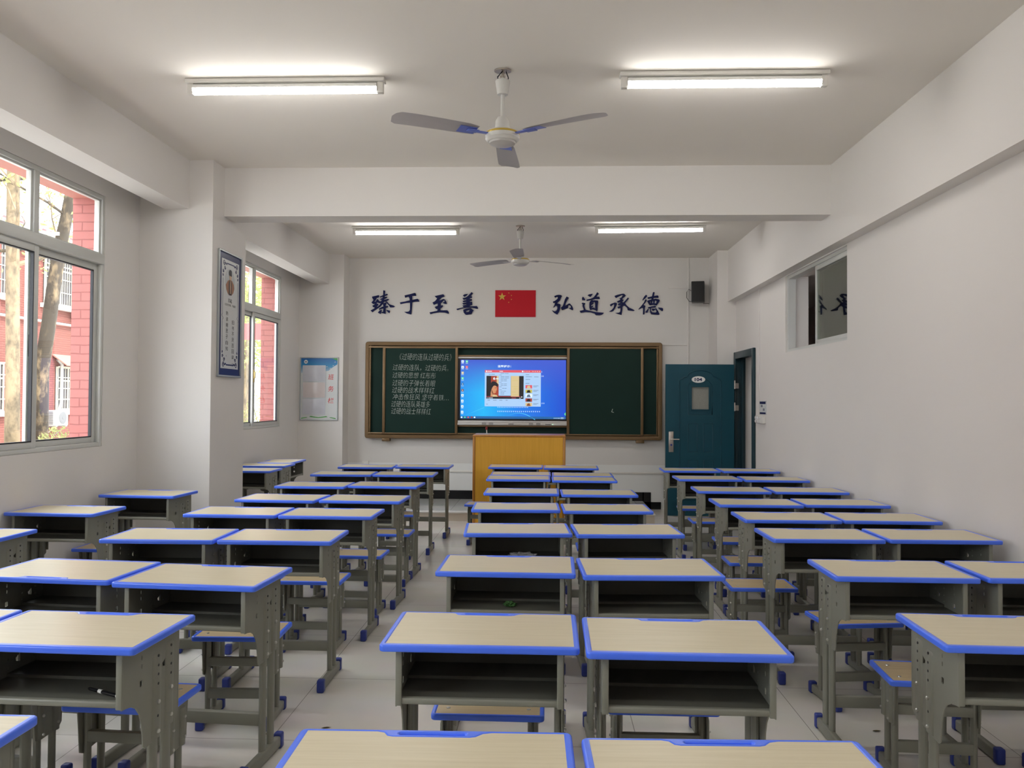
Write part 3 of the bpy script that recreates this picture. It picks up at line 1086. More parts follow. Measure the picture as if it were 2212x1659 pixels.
# chalk lines: (text, left, right, baseline, height) in metres on the panel
CX = lambda u: -2.298 + u / 1763 * 1.122
CZ = lambda v: EYE + 0.740 - v / 1659 * 1.036
LINES = [('《过硬的连队过硬的兵》', 340, 1500, 285, 165), ('过硬的连队，过硬的兵。', 190, 1430, 520, 150), ('过硬的思想 红彤彤', 185, 1150, 690, 140),
         ('过硬的子弹长着眼', 185, 1140, 870, 150), ('过硬的战术样样红', 180, 1125, 1030, 150), ('冲击像狂风 坚守着铁…', 195, 1440, 1180, 140),
         ('过硬的连队英雄多', 165, 1025, 1345, 150), ('过硬的战士样样红', 165, 1050, 1505, 150)]
for (s, a, b, v, h) in LINES:
    bm = BM()
    mt = on_front(CX(a), 11.5865, CZ(v)) @ Matrix.Rotation(R(-0.8), 4, 'Z')
    add_text(bm, s, mt, width=CX(b) - CX(a), height=h / 1659 * 1.036 * 0.92, t=0.0, offset=-0.020, shear=0.15)
    obj('chalk_line', bm, M_CHALK, pl_)
bm = BM()
add_tube(bm, [(0.90, 11.587, 1.36), (0.915, 11.587, 1.40)], 0.0035, n=5)
add_tube(bm, [(0.90, 11.587, 1.36), (0.93, 11.587, 1.352)], 0.0035, n=5)
obj('chalk_mark', bm, M_CHALK, pr_)
for tx in (-2.27, 1.30):
    bm = BM()
    add_box(bm, tx - 0.055, tx + 0.055, 11.60, 11.70, 0.925, 0.966, bev=0.004)
    obj('support_bracket', bm, M_BFRAME, bb)

# ------------------------------------------------------------------ interactive display
SX0, SX1, SZ0, SZ1 = -1.218, 0.263, 1.252, 2.079
tv = thing('display_screen', 'interactive touch screen set in the middle of the blackboard, showing a video window', 'screen', (0, 0, 0))
bm = BM()
add_box(bm, -1.250, 0.276, 11.606, 11.655, 1.222, 2.100)
obj('bezel', bm, M_BLACK, tv)
bm = BM()
add_box(bm, -1.252, 0.277, 11.590, 11.655, 2.097, 2.119, bev=0.004)
obj('top_bar', bm, M_SILVER, tv)
bm = BM()
add_box(bm, -1.256, 0.277, 11.585, 11.655, 1.190, 1.225, bev=0.005)
add_box(bm, -1.256, 0.277, 11.575, 11.655, 1.162, 1.192, bev=0.005)
bb2 = obj('bottom_bar', bm, M_SILVER, tv)
for gx in (-0.880, -0.782, -0.222, -0.120):
    bm = BM()
    add_plate(bm, [rrect(gx - 0.032, gx + 0.032, 1.166, 1.198, 0.014)], on_front(0, 11.573, 0), 0.006)
    obj('speaker_grille', bm, M_GRILLE, bb2)
bm = BM()
for i in range(4):
    add_box(bm, -0.535 + i * 0.018, -0.523 + i * 0.018, 11.573, 11.576, 1.174, 1.186)
for i in range(6):
    add_box(bm, -0.02 + i * 0.013, -0.011 + i * 0.013, 11.573, 11.576, 1.172, 1.184)
obj('bar_print', bm, M_INK, bb2)
bm = BM()
add_box(bm, 0.075, 0.088, 11.572, 11.576, 1.172, 1.186)
obj('power_light', bm, emit('green_power_light', (0.55, 1.0, 0.65), 1.2), bb2)
for zz in (2.121, 1.136):
    bm = BM()
    add_box(bm, -1.250, 0.276, 11.60, 11.655, zz, zz + 0.024, bev=0.004)
    obj('surround_rail', bm, M_BFRAME, bb)


def wallpaper():
    m, n, l, p = _new('screen_wallpaper_glow')
    tc = n.new('ShaderNodeTexCoord')
    sx = n.new('ShaderNodeSeparateXYZ')
    l.new(tc.outputs['Generated'], sx.inputs[0])
    c1 = n.new('ShaderNodeValToRGB')
    e = c1.color_ramp.elements
    e[0].position = 0.0
    e[0].color = (0.005, 0.30, 0.86, 1)
    e[1].position = 1.0
    e[1].color = (0.006, 0.070, 0.62, 1)
    a = e.new(0.22)
    a.color = (0.010, 0.45, 0.90, 1)
    a = e.new(0.55)
    a.color = (0.006, 0.20, 0.80, 1)
    l.new(sx.outputs['X'], c1.inputs[0])
    c2 = n.new('ShaderNodeValToRGB')
    f = c2.color_ramp.elements
    f[0].position = 0.45
    f[0].color = (0, 0, 0, 1)
    f[1].position = 1.0
    f[1].color = (1, 1, 1, 1)
    l.new(sx.outputs['Z'], c2.inputs[0])
    mx = n.new('ShaderNodeMix')
    mx.data_type = 'RGBA'
    l.new(c2.outputs[0], mx.inputs['Factor'])
    l.new(c1.outputs[0], mx.inputs['A'])
    mx.inputs['B'].default_value = (0.045, 0.095, 0.60, 1)
    p.inputs['Base Color'].default_value = (0.01, 0.01, 0.012, 1)
    p.inputs['Roughness'].default_value = 0.35
    l.new(mx.outputs['Result'], p.inputs['Emission Color'])
    p.inputs['Emission Strength'].default_value = GLOW
    return m


bm = BM()
add_box(bm, SX0, SX1, 11.6035, 11.607, SZ0, SZ1)
scr = obj('screen_image', bm, wallpaper(), tv)
# picture coordinates: crop px (0..2212 x 0..1531) -> screen metres
QX = lambda u: SX0 + (u - 137) / (2057 - 137) * (SX1 - SX0)
QZ = lambda v: SZ1 - (v - 153) / (1235 - 153) * (SZ1 - SZ0)
E_WIN = emit('window_white_glow', (0.40, 0.60, 0.88), 1.0)
E_RED = emit('title_bar_red_glow', (0.72, 0.085, 0.12), 1.0)
E_BLK = emit('video_black_glow', (0.004, 0.004, 0.008), 1.0)
E_TAN = emit('video_tan_glow', (0.66, 0.52, 0.27), 1.0)
E_RUST = emit('video_rust_glow', (0.36, 0.045, 0.02), 1.0)
E_SKIN = emit('video_skin_glow', (0.60, 0.27, 0.13), 1.0)
E_SHADE = emit('video_shade_glow', (0.22, 0.07, 0.03), 1.0)
E_TXT = emit('pale_text_glow', (0.80, 0.93, 1.0), 1.0)
E_DK = emit('grey_text_glow', (0.10, 0.16, 0.25), 1.0)
E_CYAN = emit('light_streak_glow', (0.10, 0.62, 0.95), 1.0)
E_TASK = emit('task_bar_glow', (0.010, 0.12, 0.36), 1.0)
E_GRN = emit('green_icon_glow', (0.12, 0.68, 0.35), 1.0)
E_YEL = emit('yellow_thumb_glow', (0.55, 0.50, 0.10), 1.0)


class Screen:
    def __init__(self):
        self.b = {}

    def bmf(self, mat, lay):
        return self.b.setdefault((mat.name, lay), (BM(), mat))[0]

    def rect(self, mat, u0, v0, u1, v1, lay=1):
        y = 11.6035 - 0.0006 * lay
        add_prism(self.bmf(mat, lay), [(QX(u0), QZ(v1)), (QX(u1), QZ(v1)), (QX(u1), QZ(v0)), (QX(u0), QZ(v0))], on_front(0, y + 0.0005, 0), 0.0005)

    def poly(self, mat, pts, lay=1):
        y = 11.6035 - 0.0006 * lay
        q = [(QX(u), QZ(v)) for u, v in pts]
        if sum(a[0] * b[1] - b[0] * a[1] for a, b in zip(q, q[1:] + q[:1])) < 0:
            q = q[::-1]
        add_prism(self.bmf(mat, lay), q, on_front(0, y + 0.0005, 0), 0.0005)

    def text(self, mat, s, u0, v1, u1, v0, lay=1, off=0.0):
        add_text(self.bmf(mat, lay), s, on_front(QX(u0), 11.6035 - 0.0006 * lay, QZ(v1)), width=QX(u1) - QX(u0), height=QZ(v0) - QZ(v1), t=0.0, offset=off)


S = Screen()
S.rect(E_TASK, 137, 1190, 2057, 1235)
for i in range(20):      # light streaks
    t0, t1 = i / 20, (i + 1) / 20
    f = lambda t: (215 + 360 * t, 1180 - 150 * t)
    g = lambda t: (1000 + 500 * t, 1190 - 75 * math.sin(math.pi * min(1, t * 0.9 + 0.05)) + 70 * t * t)
    for fn, w in ((f, 3), (g, 7)):
        (a, b), (c, d_) = fn(t0), fn(t1)
        S.poly(E_CYAN, [(a, b - w * t0), (c, d_ - w * t1), (c, d_ + w * t1 + 1), (a, b + w * t0 + 1)])
S.text(E_TXT, '温馨提示：', 815, 292, 1060, 250, off=0.015)
S.rect(E_WIN, 582, 340, 1603, 1008, 2)
S.rect(E_RED, 582, 340, 1603, 386, 3)
for u in (632, 653, 674, 695, 852, 874, 896):
    S.rect(E_TXT, u, 357, u + 16, 371, 4)
S.poly(E_TXT, [(u, v) for u, v in circ(612, 364, 13, 12)], 4)
S.poly(E_TXT, [(u, v) for u, v in circ(1272, 364, 14, 12)], 4)
for u in (1300, 1340, 1380, 1450, 1490, 1530, 1570):
    S.rect(E_TXT, u, 360, u + 18, 368, 4)
S.rect(E_BLK, 612, 448, 1290, 868, 3)
S.rect(E_RUST, 695, 448, 835, 830, 4)
S.rect(E_TAN, 1058, 448, 1208, 830, 4)
S.rect(E_TAN, 800, 448, 835, 600, 5)
S.poly(E_BLK, [(690, 590), (720, 548), (770, 552), (815, 585), (828, 615), (822, 648), (800, 642), (770, 625), (742, 632), (722, 660), (706, 700), (690, 760)], 6)
S.poly(E_SKIN, [(690, 740), (706, 690), (724, 655), (745, 628), (775, 622), (798, 640), (797, 662), (808, 696), (795, 706), (798, 722), (790, 730), (792, 745), (776, 762), (750, 772), (728, 795), (724, 830), (690, 830)], 5)
S.poly(E_SHADE, [(706, 710), (722, 715), (734, 752), (748, 772), (730, 792), (712, 760)], 6)
S.poly(E_SHADE, [(762, 668), (792, 662), (793, 671), (766, 676)], 6)
S.poly(E_SHADE, [(776, 730), (792, 730), (790, 736), (778, 737)], 6)
S.poly(E_TAN, [(728, 800), (745, 790), (800, 800), (820, 830), (722, 830)], 5)
S.text(E_TXT, '6', 735, 520, 775, 470, 6, off=0.03)
for u in (785, 801, 817):
    S.rect(E_TXT, u, 490, u + 12, 510, 6)
for (a, b, c) in ((1085, 1185, 530), (1075, 1190, 640), (1110, 1200, 685), (1070, 1150, 740), (1080, 1190, 790)):
    S.rect(E_YEL, a, c, b, c + 5, 5)
S.rect(E_WIN, 836, 386, 1056, 812, 7)
for i, (u, w) in enumerate([(870, 145), (850, 40), (870, 155), (870, 155), (870, 115), (870, 115), (850, 40), (870, 115), (870, 115), (850, 40), (900, 80), (850, 40), (870, 100), (870, 70), (870, 65)]):
    S.rect(E_DK, u, 401 + i * 27, u + w * 0.45, 408 + i * 27, 8)
    S.rect(E_DK, u + w * 0.52, 401 + i * 27, u + w, 408 + i * 27, 8)
S.rect(E_RED, 612, 824, 1240, 831, 4)
S.poly(E_TXT, [(u, v) for u, v in circ(1258, 833, 11, 12)], 5)
for (a, b) in ((625, 640), (650, 730), (1210, 1240)):
    S.rect(E_TXT, a, 848, b, 856, 4)
S.rect(E_RED, 1070, 848, 1150, 856, 4)
for (a, b, v) in ((655, 690, 420), (700, 765, 420), (635, 680, 895), (735, 800, 895), (850, 905, 895), (965, 1000, 895), (610, 640, 968), (1325, 1390, 425), (1325, 1440, 462), (1480, 1560, 462), (1325, 1410, 510), (1325, 1395, 582)):
    S.rect(E_DK, a, v - 4, b, v + 4, 3)
for i, (m1, m2) in enumerate(((E_RED, E_TAN), (E_YEL, E_BLK), (E_TXT, E_DK), (E_RUST, E_BLK), (E_TAN, E_SHADE))):
    v = 615 + i * 81
    S.rect(m1, 1325, v, 1445, v + 62, 3)
    S.poly(m2, [(1345, v + 58), (1360, v + 15), (1400, v + 8), (1420, v + 58)], 4)
    S.rect(E_DK, 1465, v + 10, 1560, v + 17, 3)
    S.rect(E_DK, 1465, v + 28, 1530, v + 34, 3)
for (u0, u1, v0, v1, st, w) in ((1612, 1630, 362, 388, 30, 18), (1615, 1650, 440, 466, 24, 20), (1618, 1680, 938, 962, 32, 24), (815, 1368, 1016, 1032, 30, 20), (815, 1590, 1090, 1114, 36, 24)):
    u = u0
    while u < u1:      # rows of characters too small to read
        S.rect(E_TXT, u, v0, u + w * 0.8, v0 + 4, 1)
        S.rect(E_TXT, u + w * 0.32, v0, u + w * 0.46, v1, 1)
        S.rect(E_TXT, u, (v0 + v1) / 2, u + w * 0.8, (v0 + v1) / 2 + 3, 1)
        u += st
icons = [(176, 185, E_TXT), (252, 185, E_GRN), (176, 290, E_TXT), (252, 288, E_RED), (176, 395, E_TAN), (176, 495, E_GRN), (176, 600, E_TASK), (176, 715, E_SHADE), (176, 805, E_TXT), (174, 910, E_TXT), (174, 1010, E_TXT), (172, 1115, E_TXT)]
for (u, v, m) in icons:
    S.poly(m, rrect(u - 22, u + 22, v - 22, v + 22, 8, 3), 1)
    S.poly(E_TXT if m is not E_TXT else E_TASK, [(u - 9, v + 9), (u, v - 12), (u + 11, v + 8)], 2)
    S.rect(E_TXT, u - 22, v + 32, u + 22, v + 38, 1)
for (u, m) in ((163, E_TXT), (222, E_GRN), (284, E_RED), (348, E_RUST), (400, E_TXT)):
    S.poly(m, rrect(u - 14, u + 14, 1198, 1226, 6, 3), 2)
for u in (1840, 1865, 1890, 1915, 1935):
    S.rect(E_TXT, u, 1212, u + 12, 1224, 2)
S.rect(E_TXT, 1965, 1206, 2015, 1212, 2)
S.rect(E_TXT, 1960, 1222, 2020, 1228, 2)
S.poly(E_GRN, [(2057, 1110), (2030, 1135), (2035, 1160), (2057, 1170)], 1)
for (k, (b, m)) in S.b.items():
    obj('screen_content', b, m, scr, smooth=False)

# ------------------------------------------------------------------ lectern and microphone
le = thing('lectern', 'tall yellow oak lectern with rounded orange edges below the screen', 'lectern', (-0.326, 9.98, 0))
bm = BM()
add_box(bm, -0.515, 0.515, -0.23, -0.205, 0.02, 1.082)
obj('front_panel', bm, M_LECT, le)
for sx in (-1, 1):
    bm = BM()
    a, b = sorted((sx * 0.515, sx * 0.547))
    add_box(bm, a, b, -0.235, 0.25, 0.0, 1.09, bev=0.012, seg=3)
    obj('side_panel', bm, M_LEDGE, le)
bm = BM()
add_box(bm, -0.548, 0.548, -0.238, 0.26, 1.078, 1.103, bev=0.010, seg=3)
obj('top', bm, M_LEDGE, le)
bm = BM()
add_box(bm, -0.5, 0.5, -0.2, 0.23, 0.0, 0.08)
obj('plinth', bm, M_LEDGE, le)
mi = thing('gooseneck_microphone', 'small red-tipped gooseneck microphone on the lectern top', 'microphone', (-0.715, 9.85, 1.103))
bm = BM()
add_lathe(bm, [(0.03, 0), (0.03, 0.008), (0.012, 0.014)], 16)
obj('base', bm, M_SILVER, mi)
bm = BM()
add_tube(bm, [(0, 0, 0.01), (0, 0, 0.03), (-0.003, 0, 0.06)], 0.006, n=8)
obj('stem', bm, M_WHITE, mi)
bm = BM()
add_lathe(bm, [(0.002, -0.025), (0.011, -0.018), (0.014, 0.0), (0.011, 0.016), (0.002, 0.02)], 14, origin=(-0.003, 0, 0.075))
obj('foam_head', bm, paint('dark_red_foam', (0.22, 0.03, 0.035), 0.9, var=0.2, scale=80), mi)

# ------------------------------------------------------------------ wall speaker, conduits, switches, cards
sp = thing('wall_speaker', 'black box loudspeaker mounted high on the front wall at right', 'speaker', (2.086, 11.56, 2.885))
bm = BM()
mt = Matrix.Rotation(R(-12), 4, 'Z')
add_box(bm, -0.088, 0.088, -0.09, 0.09, 0.0, 0.285, bev=0.008)
bmesh.ops.transform(bm, matrix=mt, verts=bm.verts)
cab = obj('cabinet', bm, M_BLACK, sp)
bm = BM()
add_box(bm, -0.078, 0.078, -0.098, -0.088, 0.015, 0.27, bev=0.004)
bmesh.ops.transform(bm, matrix=mt, verts=bm.verts)
obj('grille', bm, paint('black_mesh_grille', (0.012, 0.012, 0.013), 0.7, var=0.3, scale=300), sp)
bm = BM()
add_box(bm, -0.02, 0.02, 0.05, 0.14, 0.12, 0.16)
obj('bracket', bm, M_BLACK, sp)
bm = BM()
add_tube(bm, [(-0.07, 0.10, 0.17), (-0.11, 0.11, 0.20), (-0.135, 0.12, 0.16), (-0.135, 0.125, 0.08), (-0.10, 0.12, 0.03), (-0.04, 0.10, 0.02)], 0.004, n=6)
add_tube(bm, [(0.09, 0.10, -0.005), (0.16, 0.11, 0.0), (0.20, 0.115, -0.012)], 0.004, n=6)
obj('cable', bm, M_BLACK, sp)

bm = BM()
add_box(bm, 1.962, 1.984, YF - 0.012, YF, 1.62, ZC, bev=0.002)
add_box(bm, 1.70, 1.965, YF - 0.012, YF, 3.098, 3.112, bev=0.002)
add_box(bm, 1.60, 1.965, YF - 0.012, YF, 2.298, 2.312, bev=0.002)
add_box(bm, 1.984, 2.262, YF - 0.012, YF, 2.845, 2.862, bev=0.002)
struct(obj('trim_conduit_front', bm, M_WALL))
bm = BM()
add_box(bm, WR - 0.012, WR, 9.885, 9.91, 1.36, 2.845, bev=0.002)
struct(obj('trim_conduit_right', bm, M_WALL))
sw = thing('light_switch_panel', 'white surface-mounted box of rocker switches beside the door', 'switch', (WR, 9.80, 1.305))
bm = BM()
add_box(bm, -0.035, 0, -0.175, 0.175, -0.045, 0.045, bev=0.006)
obj('switch_box', bm, M_PLASTIC, sw)
for i in range(6):
    bm = BM()
    yy = 0.14 - 0.085 * (i % 3)
    zz = 0.012 if i < 3 else -0.028
    add_box(bm, -0.041, -0.034, yy - 0.032, yy + 0.032, zz - 0.008, zz + 0.022, bev=0.003)
    obj('rocker', bm, M_WHITE, sw)
cd = thing('notice_card', 'small white notice card with two blue bands above the switches', 'card', (WR, 9.74, 1.445))
bm = BM()
add_box(bm, -0.006, 0, -0.15, 0.14, -0.08, 0.08)
obj('card', bm, M_POSTERW, cd)
bm = BM()
add_box(bm, -0.009, -0.005, -0.13, 0.12, 0.042, 0.070)
add_box(bm, -0.009, -0.005, -0.13, 0.12, -0.075, -0.055)
obj('blue_band', bm, M_NAVYSIGN, cd)
bm = BM()
for (ya, za) in ((0.07, 0.006), (0.03, 0.006), (-0.02, -0.034), (-0.06, -0.034)):
    add_box(bm, -0.0085, -0.005, ya - 0.026, ya, za, za + 0.005)
    add_box(bm, -0.0085, -0.005, ya - 0.026, ya, za + 0.012, za + 0.017)
    add_box(bm, -0.0085, -0.005, ya - 0.016, ya - 0.010, za, za + 0.026)
obj('card_text', bm, M_POSTERB, cd)
sk = thing('wall_socket', 'white socket box low on the front wall beside the far left pillar', 'socket', (-2.571, YF, 0.61))
bm = BM()
add_box(bm, -0.045, 0.045, -0.035, 0, -0.03, 0.03, bev=0.004)
obj('socket_box', bm, M_PLASTIC, sk)
bm = BM()
add_box(bm, -0.02, 0.02, -0.037, -0.034, -0.012, 0.012)
obj('socket_face', bm, M_WHITE, sk)

# ------------------------------------------------------------------ scholar poster on the pillar side
XP = -2.832
ps = thing('scholar_poster', 'tall narrow navy-bordered poster with a robed scholar portrait on the pillar side', 'poster', (XP, 6.97, 1.70))
PW, PH = 0.535, 1.105
bm = BM()
add_plate(bm, [rrect(0, PW, 0, PH, 0.01), rrect(0.016, PW - 0.016, 0.016, PH - 0.016, 0.004)], on_left(0.010, 0, 0), 0.02, bevel=0.004)
obj('frame', bm, M_FRAMEG, ps)
bm = BM()
add_box(bm, 0.001, 0.008, 0.01, PW - 0.01, 0.01, PH - 0.01)
obj('navy_border', bm, M_POSTERB, ps)
bm = BM()
add_box(bm, 0.008, 0.0095, 0.072, PW - 0.062, 0.075, PH - 0.070)
obj('white_field', bm, M_POSTERW, ps)
bm = BM()
lx = 0.0105


def line(p, q, w=0.004):
    (a, b), (c, d_) = p, q
    dx, dy = c - a, d_ - b
    L = math.hypot(dx, dy) or 1
    nx, ny = -dy / L * w / 2, dx / L * w / 2
    add_prism(bm, [(a - nx, b - ny), (c - nx, d_ - ny), (c + nx, d_ + ny), (a + nx, b + ny)], on_left(lx - 0.001, 0, 0), 0.001)


x0_, x1_, z0_, z1_ = 0.100, PW - 0.088, 0.108, PH - 0.102
line((x0_ + 0.09, z1_), (x1_ - 0.08, z1_), 0.010)
line((x0_ + 0.09, z0_), (x1_ - 0.08, z0_), 0.012)
for xx in (x0_, x1_):
    line((xx, z0_ + 0.12), (xx, 0.50), 0.004)
    line((xx, 0.55), (xx, z1_ - 0.14), 0.004)
    for i in range(8):
        a0, a1 = i / 8 * math.pi, (i + 1) / 8 * math.pi
        line((xx + 0.010 * math.sin(a0 * 2), 0.50 + 0.05 * i / 8), (xx + 0.010 * math.sin(a1 * 2), 0.50 + 0.05 * (i + 1) / 8), 0.006)
for (cx, cz, sxx, szz) in ((x0_, z1_, 1, -1), (x1_, z1_, -1, -1), (x0_, z0_, 1, 1), (x1_, z0_, -1, 1)):
    for (ox, oz, r0, n) in ((0.028, 0.0, 0.026, 14), (0.045, 0.045, 0.018, 12), (0.008, 0.075, 0.016, 12), (0.002, 0.11, 0.012, 10)):
        pp = [(cx + sxx * (ox + r0 * (1 - i / n * 0.8) * math.cos(i * 0.75)), cz + szz * (oz + r0 * (1 - i / n * 0.8) * math.sin(i * 0.75))) for i in range(n)]
        for a, b in zip(pp, pp[1:]):
            line(a, b, 0.007)
    line((cx + sxx * 0.05, cz), (cx + sxx * 0.09, cz + szz * 0.012), 0.012)
obj('ornament_border', bm, M_POSTERB, ps, smooth=False)
bm = BM()
ocx, ocz = 0.262, 0.842
add_prism(bm, circ(ocx, ocz, 0.108, 32, 0.118), on_left(lx - 0.001, 0, 0), 0.0012)
ov = obj('portrait_oval', bm, paint('portrait_ground', (0.50, 0.53, 0.54), 0.4), ps, smooth=False)
bm = BM()
add_prism(bm, [(ocx - 0.085, ocz - 0.07), (ocx - 0.055, ocz - 0.1), (ocx - 0.02, ocz - 0.115), (ocx + 0.03, ocz - 0.113), (ocx + 0.075, ocz - 0.085), (ocx + 0.098, ocz - 0.045), (ocx + 0.085, ocz - 0.01), (ocx + 0.045, ocz + 0.02), (ocx + 0.01, ocz + 0.025), (ocx - 0.05, ocz + 0.012), (ocx - 0.098, ocz - 0.03)], on_left(lx + 0.0002, 0, 0), 0.0006)
obj('robe', bm, M_ROBE, ov, smooth=False)
bm = BM()
add_prism(bm, [(ocx - 0.03, ocz - 0.112), (ocx + 0.03, ocz - 0.112), (ocx + 0.035, ocz + 0.0), (ocx + 0.02, ocz + 0.028), (ocx - 0.015, ocz + 0.028), (ocx - 0.03, ocz + 0.0)], on_left(lx + 0.0008, 0, 0), 0.0006)
obj('robe_front', bm, M_INK, ov, smooth=False)
bm = BM()
add_prism(bm, [(ocx - 0.004, ocz - 0.10), (ocx + 0.012, ocz - 0.10), (ocx + 0.02, ocz + 0.015), (ocx - 0.01, ocz + 0.015)], on_left(lx + 0.0014, 0, 0), 0.0006)
add_prism(bm, circ(ocx + 0.005, ocz + 0.045, 0.026, 18, 0.034), on_left(lx + 0.0014, 0, 0), 0.0006)
obj('face', bm, M_SKIN, ov, smooth=False)
bm = BM()
add_prism(bm, [(ocx - 0.026, ocz + 0.060), (ocx + 0.032, ocz + 0.056), (ocx + 0.030, ocz + 0.102), (ocx + 0.012, ocz + 0.112), (ocx - 0.018, ocz + 0.110), (ocx - 0.034, ocz + 0.09)], on_left(lx + 0.002, 0, 0), 0.0006)
add_prism(bm, [(ocx + 0.000, ocz + 0.022), (ocx + 0.010, ocz + 0.022), (ocx + 0.006, ocz - 0.03)], on_left(lx + 0.002, 0, 0), 0.0006)
obj('hat', bm, M_INK, ov, smooth=False)
bm = BM()
add_text(bm, '苏轼', on_left(lx, 0.225, 0.660), width=0.085, height=0.038, t=0.0)
add_text(bm, '（北宋文学家，书画家）', on_left(lx, 0.145, 0.628), width=0.26, height=0.022, t=0.0)
for i, ch in enumerate('熟读精思子自知。'):
    add_text(bm, ch, on_left(lx, 0.175 + (0.01 if ch == '。' else 0), 0.545 - i * 0.052), width=0.052 if ch != '。' else 0.014, height=0.036 if ch != '。' else 0.012, t=0.0)
for i, ch in enumerate('旧书不厌百回读，'):
    add_text(bm, ch, on_left(lx, 0.315 + (0.01 if ch == '，' else 0), 0.475 - i * 0.052), width=0.052 if ch != '，' else 0.012, height=0.036 if ch != '，' else 0.016, t=0.0)
obj('poster_text', bm, M_INK, ps, smooth=False)

# ------------------------------------------------------------------ class notice board on the far pillar
nb = thing('class_notice_board', 'white and blue class notice board with three clear pockets on the far left pillar', 'notice board', (-3.434, FAR, 1.215))
NW, NH = 0.540, 0.880
nf = lambda y, p: on_front(0, y, 0)
bm = BM()
add_plate(bm, [rrect(0, NW, 0, NH, 0.008), rrect(0.014, NW - 0.014, 0.014, NH - 0.014, 0.003)], on_front(0, -0.009, 0), 0.018, bevel=0.004)
obj('frame', bm, M_FRAMEG, nb)
bm = BM()
add_box(bm, 0.008, NW - 0.008, -0.008, -0.001, 0.008, NH - 0.008)
obj('board_print', bm, M_POSTERW, nb)


def skyblue():
    m = paint('printed_blue_sky', (0.02, 0.22, 0.50), 0.35, var=0.05)
    n, l = m.node_tree.nodes, m.node_tree.links
    p = n['Principled BSDF']
    tc = n.new('ShaderNodeTexCoord')
    sx = n.new('ShaderNodeSeparateXYZ')
    l.new(tc.outputs['Generated'], sx.inputs[0])
    cr = n.new('ShaderNodeValToRGB')
    cr.color_ramp.elements[0].position = 0.0
    cr.color_ramp.elements[0].color = (0.45, 0.58, 0.66, 1)
    cr.color_ramp.elements[1].position = 1.0
    cr.color_ramp.elements[1].color = (0.008, 0.12, 0.40, 1)
    e = cr.color_ramp.elements.new(0.45)
    e.color = (0.02, 0.27, 0.55, 1)
    l.new(sx.outputs['Z'], cr.inputs[0])
    l.new(cr.outputs[0], p.inputs['Base Color'])
    return m


bm = BM()
add_prism(bm, [(0.016, NH - 0.22), (0.075, NH - 0.215), (0.32, NH - 0.20), (0.40, NH - 0.19), (0.46, NH - 0.14), (NW - 0.016, NH - 0.10), (NW - 0.016, NH - 0.016), (0.016, NH - 0.016)], on_front(0, -0.008, 0), 0.001)
obj('blue_header', bm, skyblue(), nb, smooth=False)
bm = BM()
add_prism(bm, circ(0.083, NH - 0.065, 0.027, 20), on_front(0, -0.009, 0), 0.001)
bd = obj('round_badge', bm, M_WHITE, nb, smooth=False)
bm = BM()
add_prism(bm, [(0.064, NH - 0.072), (0.102, NH - 0.072), (0.092, NH - 0.066), (0.083, NH - 0.054), (0.074, NH - 0.066)], on_front(0, -0.010, 0), 0.0006)
obj('badge_mark', bm, M_POSTERB, bd, smooth=False)
for i, mm in enumerate((M_PAPER, M_PAPER2, M_PAPER)):
    bm = BM()
    zt = NH - 0.118 - i * 0.230
    add_box(bm, 0.045, 0.358, -0.016, -0.008, zt - 0.215, zt, bev=0.002)
    pk = obj('pocket', bm, mm, nb)
    bm = BM()
    add_plate(bm, [[(0.040, zt - 0.220), (0.363, zt - 0.220), (0.363, zt + 0.004), (0.040, zt + 0.004)], [(0.046, zt - 0.214), (0.357, zt - 0.214), (0.357, zt - 0.002), (0.046, zt - 0.002)]], on_front(0, -0.0165, 0), 0.002)
    obj('pocket_rim', bm, paint('clear_pocket_rim', (0.62, 0.66, 0.70), 0.2), pk)
bm = BM()
for i, ch in enumerate('班务栏'):
    add_text(bm, ch, on_front(0.395, -0.0092, NH - 0.315 - i * 0.163), width=0.082, height=0.078, t=0.0, offset=0.005, shear=0.12)
obj('title_characters', bm, M_REDINK, nb, smooth=False)
bm = BM()
for sx in (-1, 1):
    c = 0.265
    add_prism(bm, [(c, 0.045), (c + sx * 0.11, 0.062), (c + sx * 0.13, 0.05), (c, 0.034)][::(1 if sx > 0 else -1)], on_front(0, -0.008, 0), 0.001)
    add_prism(bm, [(c + sx * 0.15, 0.040), (c + sx * 0.245, 0.022), (c + sx * 0.24, 0.036), (c + sx * 0.17, 0.046)][::(1 if sx > 0 else -1)], on_front(0, -0.008, 0), 0.001)
add_prism(bm, [(NW - 0.09, NH - 0.018), (NW - 0.016, NH - 0.05), (NW - 0.016, NH - 0.016)], on_front(0, -0.009, 0), 0.001)
obj('leaf_print', bm, M_GREENINK, nb, smooth=False)
bm = BM()
for (a, b) in ((0.365, NH - 0.140), (0.415, NH - 0.165), (0.455, NH - 0.125), (0.480, NH - 0.075)):
    add_prism(bm, [(a, b), (a + 0.012, b + 0.014), (a + 0.03, b + 0.002), (a + 0.014, b + 0.005)], on_front(0, -0.0095, 0), 0.0006)
obj('dove_print', bm, M_WHITE, nb, smooth=False)

# ------------------------------------------------------------------ desks
TOPZ = 0.778
HX = 0.300


def desk_outline():
    return rrect(-HX, HX, -0.2, 0.2, 0.016, 4)


def wood_outline(ex=0.0):
    b = 0.187 + ex
    t = 0.160 + ex
    x = 0.281 + ex
    f = -0.175 - ex
    return [(-x, f), (x, f), (x, b), (0.125, b), (0.105, b - 0.006), (0.090, t + 0.004), (0.078, t), (-0.090, t), (-0.103, t + 0.004), (-0.112, b - 0.006), (-0.128, b), (-x, b)]


def capbox(bm, y0, y1, x, h):
    add_box(bm, x - 0.0185, x + 0.0185, y0, y1, 0.0, h, bev=0.008, seg=3)


